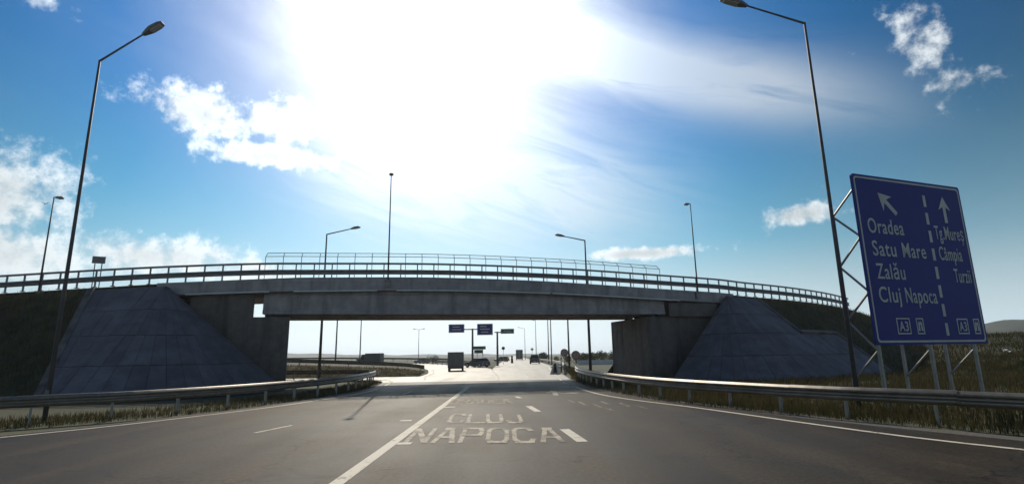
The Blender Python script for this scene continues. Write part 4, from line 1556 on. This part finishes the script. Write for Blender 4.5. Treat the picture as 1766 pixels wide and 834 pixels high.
# grass on the berm
gm = []
while len(gm) < 20000:
    x = random.uniform(-46, -9.5); t = random.random()
    yf = lerp_table([(-46, 52.2), (-17, 52.0), (-13, 52.2), (-10.6, 53.6), (-8.9, 57)], x)
    yc = lerp_table([(-46, 56.2), (-17.5, 56), (-13.6, 56.2), (-11.2, 57.2), (-9.4, 58.6)], x)
    hh = lerp_table([(-46, 1.8), (-34, 1.6), (-24.4, 1.25), (-17.5, .95), (-13.6, .75), (-11.2, .55), (-9.4, .25)], x)
    gm.append((x, yf + (yc - yf) * t, hh * t - .03))
blades('berm_grass', gm[::2], .10, .3, .025, 'grass_pale')
blades('berm_grass', gm[1::2], .10, .28, .025, 'grass_pale')


def shrub(label, x, y, z, w, h, name='shrub', cat='shrub', group=None, n=900, leaf=.07):
    root = thing(name, label, cat, (x, y, z), 0, group)
    m = MB()
    for k in range(5):
        a = random.uniform(0, 6.28); r = w * random.uniform(.15, .5)
        m.tube([(0, 0, -.1), (math.cos(a) * r * .4, math.sin(a) * r * .4, h * .4), (math.cos(a) * r, math.sin(a) * r, h * random.uniform(.6, .9))], [.035 * h, .02 * h, .006 * h], 5)
    m.build('stem', 'bark', root)
    m = MB()
    lobes = [(random.uniform(-.55, .55) * w, random.uniform(-.4, .4) * w, random.uniform(.25, .85) * h, random.uniform(.22, .42) * min(w, h)) for _ in range(26)]
    for _ in range(n):
        lx, ly, lz, lr = random.choice(lobes)
        d = Vector((random.gauss(0, 1), random.gauss(0, 1), random.gauss(0, 1))).normalized() * lr * random.random() ** .4
        p = Vector((lx, ly, max(.02, lz + d.z))) + Vector((d.x, d.y, 0))
        a = Vector((random.uniform(-1, 1), random.uniform(-1, 1), random.uniform(-.6, .6))).normalized() * leaf
        c = a.cross(Vector((random.uniform(-1, 1), random.uniform(-1, 1), random.uniform(-1, 1)))).normalized() * leaf * .6
        m.poly([p - a, p + c, p + a, p - c])
    m.build('crown', 'leaf', root, fix=False)


HG = 'bushes along the far horizon'
shrub('dark bush on the horizon between berm and box van', -19.5, 133, .0, 2.3, 2.2, group=HG, n=500, leaf=.14)
k = 0
for lab, x, y, w, h in (('broad dark bush behind the round signs', 12.5, 112, 7.5, 1.9), ('dark bush at the right end of the far hedge, beside the bridge wall', 21.5, 118, 9, 2.3), ('small dark bush at the highway edge behind the hatchback', 7.8, 150, 2.6, 2.4),
                        ('dark bush behind the low pale concrete barrier', 16.8, 115, 7.5, 2.0),
                        ('shrub at the edge of the field right of the big blue sign', 33, 34, 2.2, 1.2), ('shrub further up the bank right of the big blue sign', 44, 46, 3.0, 1.6)):
    shrub(lab, x, y, rise_z(x, y) if x > 30 else 0, w, h, n=1600, leaf=.09 if y < 60 else .16)


# stones and a pale sheet in the field
def pale_sheet():
    m = MB()
    g = []
    for i in range(6):
        for j in range(4):
            g.append((i * .22 - .5, j * .2 - .3, .12 + .16 * math.sin(i * 1.3) * math.cos(j * 1.7) + random.uniform(-.03, .03)))
    n = len(g)
    m.v = g + [(x, y, z - .015) for x, y, z in g]
    for i in range(5):
        for j in range(3):
            a = i * 4 + j
            m.f.append((a, a + 4, a + 5, a + 1)); m.f.append((n + a, n + a + 1, n + a + 5, n + a + 4))
    o = m.build('plastic_sheet', 'white_paint')
    o.location = (41.5, 46.5, rise_z(41.5, 46.5) + .1); o.rotation_euler = (.5, .1, .6)
    tag(o, 'crumpled white sheet lying on the grass right of the blue sign', 'litter')


pale_sheet()


# far hills
def hills(name, pts, y0, depth):
    v, f = [], []
    n = 60
    for i in range(n + 1):
        x = pts[0][0] + (pts[-1][0] - pts[0][0]) * i / n
        h = lerp_table(pts, x) + 1.5 * math.sin(x * .041) + 0.9 * math.sin(x * .117 + 1)
        for k, (fy, fz) in enumerate(((-.5, -.02), (-.3, .3), (-.15, .72), (0, 1.0), (.3, .7), (.6, -.02))):
            v.append((x, y0 + fy * depth, max(-2, h) * fz - 1.5))
    for i in range(n):
        for k in range(5):
            f.append((i * 6 + k, (i + 1) * 6 + k, (i + 1) * 6 + k + 1, i * 6 + k + 1))
    me = bpy.data.meshes.new(name)
    me.from_pydata(v, [], f)
    me.materials.append(MATS['hill'])
    for p in me.polygons:
        p.use_smooth = True
    kind(link(name, me), 'structure')


hills('hill', [(360, -2), (432, 9), (492, 22), (532, 31), (568, 35), (640, 38), (760, 34), (960, 8)], 600, 260)
hills('hill', [(-1500, 10), (-800, 24), (-420, 12), (-140, 8), (90, 5), (310, 8), (700, 14), (1500, 26)], 1650, 500)


# a bird in the sky at left
def bird():
    root = thing('bird', 'small dark bird flying in the sky left of the street lamp', 'bird', (-32.4, 36, 12.6), rad(30))
    root.scale = (.6, .6, .6)
    m = MB()
    secs = [(-.2, .004), (-.12, .03), (-.02, .045), (.08, .04), (.14, .028), (.18, .03), (.22, .006)]
    m.tube([(0, y, 0) for y, r in secs], [r for y, r in secs], 8)
    m.prism([(-.02, -.18, 0), (.02, -.18, 0), (.06, -.32, 0), (-.06, -.32, 0)], [(-.02, -.18, .008), (.02, -.18, .008), (.06, -.32, .008), (-.06, -.32, .008)])
    for s in (-1, 1):
        m.prism([(s * .03, -.06, 0), (s * .03, .1, 0), (s * .22, .12, .1), (s * .42, -.02, .2), (s * .2, -.05, .1)], [(s * .03, -.06, .012), (s * .03, .1, .012), (s * .22, .12, .112), (s * .42, -.02, .206), (s * .2, -.05, .112)])
    m.build('body', 'feather', root)


bird()


# ---------------------------------------------------------------- haze volume, added to fade far things and lift dark tones like windscreen glare
def haze():
    M = bpy.data.materials.new('haze')
    M.use_nodes = True
    t = M.node_tree
    t.nodes.clear()
    pv = t.nodes.new('ShaderNodeVolumePrincipled')
    pv.inputs['Color'].default_value = (0.90, 0.95, 1.0, 1)
    pv.inputs['Density'].default_value = 0.00028
    pv.inputs['Anisotropy'].default_value = 0.65
    out = t.nodes.new('ShaderNodeOutputMaterial')
    t.links.new(pv.outputs[0], out.inputs['Volume'])
    MATS['haze'] = M
    kind(MB().box((-3000, -320, -8), (3000, 4400, 46)).build('haze', 'haze'), 'stuff')


haze()
